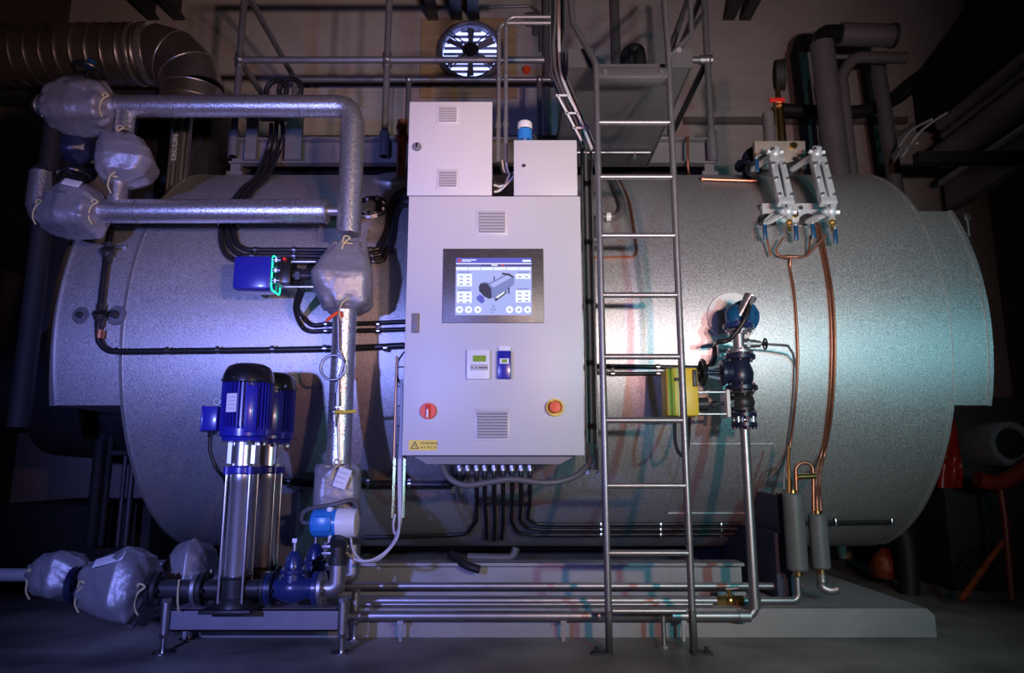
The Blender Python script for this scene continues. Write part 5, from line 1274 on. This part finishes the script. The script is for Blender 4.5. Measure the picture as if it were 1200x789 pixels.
# dark hose bend and flange behind the gauges
b = MB(); p0 = P(876, 190, 4.0); b.tube(fillet([V((p0.x, 4.0, zb(4.0) - .03)), p0 + V((0, 0, .04)), P(890, 172, 4.0) + V((.06, 0, .02))], .06), .035, 16); flange(b, p0 + V((0, 0, -.02)), (0, 0, 1), .075, .03, 6, .01); solo('flanged_elbow', b, M_NAVYVALVE, 'dark blue flanged elbow on the boiler top beside the tan gauge plate', 'fitting')

# ================================================================ pressure gauge on its cock
Yg = 3.9; xg = P(912, 120, Yg).x
pg = thing('pressure_gauge', 'black round pressure gauge seen edge-on above a red levered cock and brass pipe', 'gauge', (xg, Yg, P(912, 165, Yg).z))
b = MB(); c = P(913, 88, Yg); b.lathe([(.08, -.028), (.088, -.024), (.088, .02), (.092, .022), (.092, .03), (.08, .032)], c, (1, -.25, 0), 36); b.obj('case', M_MATTBLACK, pg)
b = MB(); b.cyl((xg, Yg, P(912, 104, Yg).z), (xg, Yg, P(912, 122, Yg).z), .016, seg=12); b.cyl((xg + .005, Yg, P(912, 126, Yg).z), (xg + .005, Yg, P(912, 170, Yg).z), .026, seg=18); b.cyl((xg, Yg, P(912, 119, Yg).z), (xg, Yg, P(912, 128, Yg).z), .03, seg=6); b.obj('brass_stem', M_BRASS, pg)
b = MB(); z = P(905, 122, Yg).z; b.bx(xg - .07, xg + .02, Yg - .055, Yg - .035, z - .012, z + .012, .004); b.obj('red_lever', M_RED, pg)
b = MB(); x = P(905, 150, Yg).x; b.cyl((x, Yg + .05, P(905, 128, Yg).z), (x, Yg + .05, P(905, 178, Yg).z), .035, seg=16); b.obj('stand_pipe', M_LAG, pg)

# ================================================================ lagged pipes and flue at the back
yb1 = 5.0
def lag(name, label, pts, r, m=M_LAG, rad=.12, n=6, Y=yb1):
    b = MB(); b.tube(fillet(PP(pts, Y), rad, n), r, 24); return solo(name, b, m, label, 'pipe')
t = thing('vent_pipe', 'thick grey lagged vent pipe with a black elbow turning to the wall', 'pipe', P(983, 215, yb1))
b = MB(); b.cyl(P(984, 218, yb1), P(963, 52, yb1), .088, seg=28); b.obj('upright', M_LAG, t)
b = MB(); b.tube(fillet([P(963, 56, yb1), P(963, 40, yb1), P(988, 40, yb1)], .1, 6), .07, 22); b.obj('black_elbow', M_BLACK, t)
b = MB(); b.cyl(P(984, 40, yb1), P(1046, 42, yb1), .085, seg=28); b.obj('cross_run', M_LAG, t)
b = MB(); b.cyl(P(1044, 42, yb1), P(1048, 42, yb1), .094, seg=28); b.obj('end_ring', M_DARKSTEEL, t)
lag('lagged_pipe', 'thin grey lagged pipe bending beside the thick vent pipe', [(1003, 244), (986, 90), (1000, 67), (1062, 68)], .045, rad=.12, n=3, Y=5.15)
lag('lagged_pipe', 'grey upright pipe at the back between the vent pipes and the pipe rack', [(1056, 262), (1028, 70)], .055, Y=5.4)
lag('lagged_pipe', 'grey pipe close behind the thick vent pipe', [(999, 252), (976, 95)], .03, Y=5.35)
b = MB(); b.tube(spline(PP([(915, 128), (950, 130), (990, 131), (1020, 128), (1050, 116), (1075, 96)], 5.6) + [P(1090, 80, 5.97)], 6), .05, 14); solo('corrugated_hose', b, M_BLACKRUB, 'black hose running across behind the vent pipes', 'hose')
for (px, lab) in ((640, 'nearer the roof tray'), (722, 'behind the ladder head')):
    p = P(px, 40, YB - .08); b = MB(); b.cyl((p.x, YB - .06, 2.0), (p.x, YB - .06, ZC), .03 if px < 700 else .04, seg=14); solo('wall_pipe', b, M_TUBE, 'grey vertical pipe fixed to the back wall, %s' % lab, 'pipe')
b = MB(); z = P(860, 143, YB).z; b.bx(P(800, 143, YB).x, P(1060, 143, YB).x, YB - .06, YB - .001, z - .03, z + .02); solo('wall_trunking', b, M_LAG, 'horizontal trunking along the back wall behind the gauges', 'trunking')
# black bent pipe on the platform
t = MB(); yq = 4.6; t.tube(fillet([P(733, 96, yq), P(734, 62, yq), P(748, 55, yq), P(753, 96, yq)], .07, 8), .045, 18); t.torus(P(738, 70, yq), (1, 0, .1), .06, .02); solo('vent_bend', t, M_CASTIRON, 'dark bent safety valve outlet on the platform behind the ladder head', 'pipe')
# brown safety-valve head left of the relay cabinet
p = P(471, 172, 4.0); p.z = zb(4.0)
b = MB(); b.cyl((p.x, 4.0, p.z - .02), (p.x, 4.0, P(471, 142, 4.0).z), .03, seg=16).ball(P(471, 150, 4.0), .035).cyl(P(471, 165, 4.0), P(471, 160, 4.0), .045, seg=6); o = solo('safety_valve', b, M_COPPER, 'small copper coloured valve on the boiler top left of the relay cabinet', 'valve')
b = MB(); b.tube(spline([P(471, 160, 3.96), P(473, 180, 3.93), P(470, 198, 3.9), P(471, 208, 3.9)], 6), .006, 8); b.obj('orange_wire', M_ORANGERED, o)

# ================================================================ spiral duct at upper left
yd = 4.75; rd = .215
dz = P(90, 64, yd).z; dx1 = P(178, 64, yd).x
du = thing('spiral_duct', 'large spiral wound metal duct at the upper left with a segmented elbow turning down', 'duct', (dx1, yd, dz - .6))
b = MB(); prof = []; x = -4.05
n = int((dx1 - x) / .0118)
for i in range(n + 1):
    h = (dx1 - x) * i / n; prof.append((rd + (.006 if i % 9 == 0 else 0), h))
b.lathe(prof, (x, yd, dz), (1, 0, 0), 48); b.obj('straight_run', M_DUCT, du, )
b = MB(); b.cyl((dx1 - .02, yd, dz), (dx1 + .02, yd, dz), rd + .008, seg=48); b.cyl((dx1 - .10, yd, dz), (dx1 - .08, yd, dz), rd + .007, seg=48); b.obj('collar', M_SHEETEDGE, du)
Rb = .30; cen = V((dx1 + .02, yd, dz - Rb)); ng = 3
ptsb = [cen + V((math.sin(k * PI / 2 / ng), 0, math.cos(k * PI / 2 / ng))) * Rb for k in range(ng + 1)]
b = MB(); b.tube(ptsb, rd, 48, False)
eb = b.obj('segmented_elbow', M_DUCT, du, sharp=12)
for k in range(1, ng + 1):
    a = k * PI / 2 / ng; d = V((math.cos(a), 0, -math.sin(a))); b = MB(); b.torus(ptsb[k], d, rd + .001, .0035, 48, 6); b.obj('seam_ring', M_SHEETEDGE, eb)
b = MB(); b.cyl(ptsb[-1], ptsb[-1] - V((0, 0, .16)), rd, seg=48); b.cyl(ptsb[-1] - V((0, 0, .08)), ptsb[-1] - V((0, 0, .1)), rd + .007, seg=48); b.obj('spigot', M_DUCT, du)
q = ptsb[-1]
b = MB(); b.bx(q.x - .24, q.x + .26, yd - .24, yd + .24, 2.0, q.z - .16, .01); fl = b.obj('drop_box', M_DARKSTEEL, du)
b = MB(); b.bx(-4.05, P(232, 110, 4.9).x, 4.9, 5.0, P(100, 113, 4.9).z, P(100, 106, 4.9).z); solo('duct_support_beam', b, M_DARKSTEEL, 'dark steel beam passing under the spiral duct', 'beam')
# upright marked cable ladder at upper left
yk = 3.95
xk0, xk1, zk0, zk1 = P(200, 190, yk).x, P(219, 190, yk).x, P(209, 236, yk).z, P(209, 138, yk).z
kt = thing('support_channel', 'slim upright silver channel with a lettered strip, behind the two foil pipes', 'channel', ((xk0 + xk1) / 2, yk, zk0))
for x in (xk0, (xk0 + xk1) / 2, xk1): b = MB(); b.bx(x - .007, x + .007, yk - .02, yk + .02, zk0, zk1, .002); b.obj('channel_edge', M_ZINC, kt)
b = MB(); b.bx(xk0, xk1, yk + .014, yk + .02, zk0, zk1); bk = b.obj('web', M_PLATFORM, kt)
b = MB(); b.bx(xk0 + .008, (xk0 + xk1) / 2 - .006, yk - .012, yk + .015, P(209, 190, yk).z, P(209, 158, yk).z); st = b.obj('lettered_strip', M_PALEBLUE, kt)
b = MB(); b.text('LECON', ((xk0 + xk1) / 2 - .012, yk - .0125, P(209, 189, yk).z), (0, 0, 1), (-1, 0, 0), .05); b.obj('strip_lettering', M_WHITE, st)
# dark bits at lower left (pipework of the burner)
t = thing('burner_pipework', 'dark upright gas pipework standing under the left end of the boiler', 'pipework', (-2.2, 4.2, 0))
for (px, py0, py1, r) in ((134, 478, 640, .02), (122, 480, 640, .035), (157, 530, 640, .018), (148, 530, 640, .014)):
    a, c = P(px, py0, 4.3), P(px, py1, 4.3); b = MB(); b.cyl((a.x, 4.3, max(0, c.z)), (a.x, 4.3, a.z), r, seg=12); b.obj('upright_pipe', M_MATTBLACK if r > .018 else M_DARKSTEEL, t)
b = MB(); b.cyl(P(95, 500, 4.32), P(140, 500, 4.32), .04, seg=14); b.obj('cross_pipe', M_DARKSTEEL, t)
b = MB(); b.cyl(P(130, 531, 4.28), P(158, 531, 4.28), .018, seg=12); b.obj('cross_pipe', M_DARKSTEEL, t)
b = MB(); b.bx(-3.2, -2.2, 4.5, 5.4, 0, .5, .02); b.obj('base_box', M_MATTBLACK, t)

# ================================================================ pipe rack along the right wall
VP = 0
xk, zk = 3.45, 3.45
def run(x, z, r, label, m, y0=1.2, y1=5.9, name='wall_run_pipe', w=None, h=None):
    b = MB()
    if w: b.bx(x - w / 2, x + w / 2, y0, y1, z - h / 2, z + h / 2, .01)
    else: b.cyl((x, y0, z), (x, y1, z), r, seg=20)
    return solo(name, b, m, label, 'beam' if w else 'pipe')
def at(px, py, x):        # height of the line through this sight point at lateral position x
    d = ray(px, py); return (CAM + d * (x / d.x))
for (px, py, x, r, lab, m) in ((1197, 72, 3.6, .05, 'uppermost thin grey pipe of the rack along the right wall', M_RACK), (1197, 90, 3.62, .035, 'second thin grey pipe of the rack along the right wall', M_RACK), (1197, 118, 3.6, .11, 'thick grey lagged pipe of the rack along the right wall', M_RACK), (1197, 152, 3.55, .03, 'thin pale pipe below the thick lagged one', M_ZINC)):  # lowest pipe is plain zinc, one even tone
    p = at(px, py, x); run(x, p.z, r, lab, m, 1.0, 5.6)
p = at(1197, 28, 3.7); run(3.78, p.z + .02, 0, 'black steel beam above the pipe rack on the right', M_MATTBLACK, .5, 5.95, 'roof_beam', .35, .5)
p = at(1197, 178, 3.75); run(3.75, p.z, 0, 'pale grey duct under the pipe rack on the right', M_RACK, .8, 5.8, 'wall_duct', .12, .26)
p = P(1090, 187, 4.6); b = MB(); b.bx(2.75, 4.15, 4.55, 4.62, p.z - .04, p.z + .04); solo('rack_bracket', b, M_MATTBLACK, 'black cross bracket holding the pipe rack on the right', 'bracket')
for k, (a, c) in enumerate((((1050, 178), (1092, 140)), ((1056, 186), (1110, 132)), ((1048, 190), (1075, 168)))):
    b = MB(); b.tube(spline([P(*a, 5.2), P((a[0] + c[0]) / 2 - 4, (a[1] + c[1]) / 2 - 5, 5.0), P(*c, 4.8)], 6), .009, 8); solo('loose_wire', b, M_WHITECABLE, 'thin pale wire slung along the right pipe rack, %s' % ('middle one', 'longest and lowest', 'shortest')[k], 'cable', 'loose wires by the right pipe rack')

# ================================================================ lower right corner
q = P(1186, 520, 4.2)
mt_ = thing('burner_motor', 'round grey fan motor in the dark at the right of the boiler', 'motor', q)
b = MB(); b.lathe([(.05, .012), (.085, .012), (.095, .0), (.125, .0), (.132, .012), (.132, .26)], q, (.0, 1, 0), 36); b.obj('fan_cowl', M_TUBE, mt_)
b = MB(); b.cyl(q + V((0, .008, 0)), q + V((0, .02, 0)), .086, seg=28); b.obj('dark_inlet', M_BLACK, mt_)
b = MB(); b.bx(2.62, 4.1, 4.45, 5.6, .0, 1.15, .03); solo('burner_housing', b, M_MATTBLACK, 'black burner housing standing in the dark beyond the boiler end', 'burner')
b = MB(); b.tube(spline(PP([(1145, 562), (1165, 566), (1185, 560), (1215, 540)], 4.1), 6), .045, 16); solo('red_hose', b, M_REDPAINT, 'bent red pipe under the grey fan motor', 'pipe')
b = MB()
outline = [(1111, 491), (1119, 490), (1122, 510), (1130, 545), (1131, 568), (1106, 573), (1099, 548), (1104, 520)]
b = MB(); nu, nv = 8, 18; vs, fs = [], []
for i in range(nv + 1):
    t = i / nv; py = 490 + 82 * t; xl_ = 1110 - 12 * t + 6 * math.sin(t * 7) * .3; xr_ = 1119 + 12 * t
    for k in range(nu + 1):
        u = k / nu; vs.append(P(xl_ + (xr_ - xl_) * u, py, 4.415 + .02 * math.sin(u * 9 + t * 3) + .015 * noise.noise(V((u * 4, t * 6, 2)))))
o_ = len(vs); vs += [v + V((0, .012, 0)) for v in vs]
for i in range(nv):
    for k in range(nu):
        a = i * (nu + 1) + k; fs.append([a, a + 1, a + nu + 2, a + nu + 1]); fs.append([o_ + a + nu + 1, o_ + a + nu + 2, o_ + a + 1, o_ + a])
edge = [k for k in range(nu + 1)] + [i * (nu + 1) + nu for i in range(1, nv + 1)] + [nv * (nu + 1) + k for k in range(nu - 1, -1, -1)] + [i * (nu + 1) for i in range(nv - 1, 0, -1)]
for i in range(len(edge)): a, c = edge[i], edge[(i + 1) % len(edge)]; fs.append([a, o_ + a, o_ + c, c])
b.add(vs, fs); solo('red_sheet', b, M_REDCLOTH, 'crumpled red plastic sheet hanging past the right end of the boiler', 'sheet', None, 70)
b = MB(); b.tube([P(1172, 570, 4.1), P(1178, 610, 4.1), P(1186, 705, 4.0)], .018, 10); solo('red_strut', b, M_REDPAINT, 'thin red strut below the bent red pipe', 'strut')
b = MB(); b.tube([P(1174, 636, 4.0), P(1126, 704, 3.85)], .016, 10); solo('orange_rod', b, M_ORANGEBAG, 'orange rod leaning in the dark right of the plinth', 'rod')
c = cloth(P(1040, 678, 4.6), P(1040, 643, 4.6), [(0, .07), (.3, .09), (.7, .08), (1, .03)], 2.4, 31, .16, .1, 32, 16); solo('orange_netting', c, M_ORANGEBAG, 'crumpled orange netting on the floor behind the plinth end', 'netting', None, 70)
b = MB(); b.tube(spline(PP([(1040, 612), (1056, 620), (1063, 645), (1066, 690), (1064, 720)], 4.35), 6), .055, 16); solo('black_hose', b, M_BLACKRUB, 'thick black hose dropping at the right end of the plinth', 'hose')
b = MB(); b.tube(spline(PP([(1050, 610), (1062, 617), (1080, 625), (1098, 630), (1116, 622)], 5.0), 6), .008, 8); solo('orange_wire', b, M_ORANGERED, 'thin orange wire sagging across the wall at the lower right', 'cable')
b = MB(); b.tube(spline(PP([(1088, 575), (1092, 600), (1105, 618), (1122, 612), (1132, 595)], 4.9), 6), .014, 8); solo('black_wire', b, M_CABLE, 'thin black hose looping on the wall above the orange wire', 'cable')
b = MB(); b.tube(spline(BB([(940, 613), (980, 613), (1045, 612)], .02), 5), .012, 8); o = solo('end_cable', b, M_CABLE, 'black cable continuing along the lower boiler past the grey cylinders', 'cable')
for px in (980, 1046): q = B(px, 612, .03); c = MB(); c.box(q, (.014, .014, .04), None, .003); c.obj('cable_clip', M_STEEL, o)
p = P(1132, 255, 4.0); b = MB(); b.bx(p.x - .02, p.x + .02, 3.98, 4.02, p.z - .02, p.z + .02, .004).cyl((p.x + .005, 4.0, p.z - .12), (p.x + .005, 4.0, p.z), .012, seg=10).cyl((2.32, 4.0, p.z - .1), (p.x + .005, 4.0, p.z - .1), .009, seg=8); solo('end_sensor', b, M_ZINC, 'small pale sensor at the top of the right end cover', 'sensor')
# ================================================================ camera, lights, colour
cd = bpy.data.cameras.new('camera'); co = bpy.data.objects.new('camera', cd); COL.objects.link(co)
cd.sensor_width = 36; cd.sensor_fit = 'HORIZONTAL'; cd.lens = F / 1200 * 36
co.location = CAM; co.rotation_euler = (PI / 2 + TH, 0, 0); cd.clip_start = .05
scene.camera = co
def spot(name, loc, target, energy, color, angle, blend, size):
    l = bpy.data.lights.new(name, 'SPOT'); l.energy = energy; l.color = color
    l.spot_size = math.radians(angle); l.spot_blend = blend; l.shadow_soft_size = size
    o = bpy.data.objects.new(name, l); COL.objects.link(o); o.location = V(loc)
    o.rotation_euler = (V(target) - V(loc)).to_track_quat('-Z', 'Y').to_euler()
    return o
spot('blue_floodlight', (-1.45, -.1, .95), (-1.08, 3.4, 1.22), 400, (.27, .31, 1.0), 66, 1.0, .05)
spot('warm_floodlight', (.95, -.1, 1.05), (.55, 3.4, 1.5), 195, (1.0, .48, .38), 78, 1.0, .05)
spot('cyan_floodlight', (1.6, -.1, 1.05), (.85, 3.4, 1.42), 150, (.27, .92, 1.0), 74, 1.0, .05)
spot('teal_floodlight', (3.5, -.1, 1.1), (1.8, 3.5, 1.5), 70, (.25, .85, 1.0), 30, 1.0, .08)
spot('added_wall_fill', (1.2, -.1, 1.1), (.55, 6.0, 4.1), 290, (1.0, .74, .74), 62, 1.0, .05)  # added fill light, brightens the upper back wall; no such lamp known
spot('added_duct_fill', (.6, -.1, 1.1), (-2.3, 5.5, 3.5), 230, (1.0, .62, .52), 46, 1.0, .05)  # added warm fill, lifts the duct and wall at upper left
w = bpy.data.worlds.new('world'); scene.world = w; w.use_nodes = True
w.node_tree.nodes['Background'].inputs[0].default_value = (.40, .34, .46, 1)
w.node_tree.nodes['Background'].inputs[1].default_value = .016
vs = scene.view_settings
vs.view_transform = 'Standard'; vs.look = 'None'; vs.gamma = 1; vs.use_curve_mapping = False; vs.exposure = 0
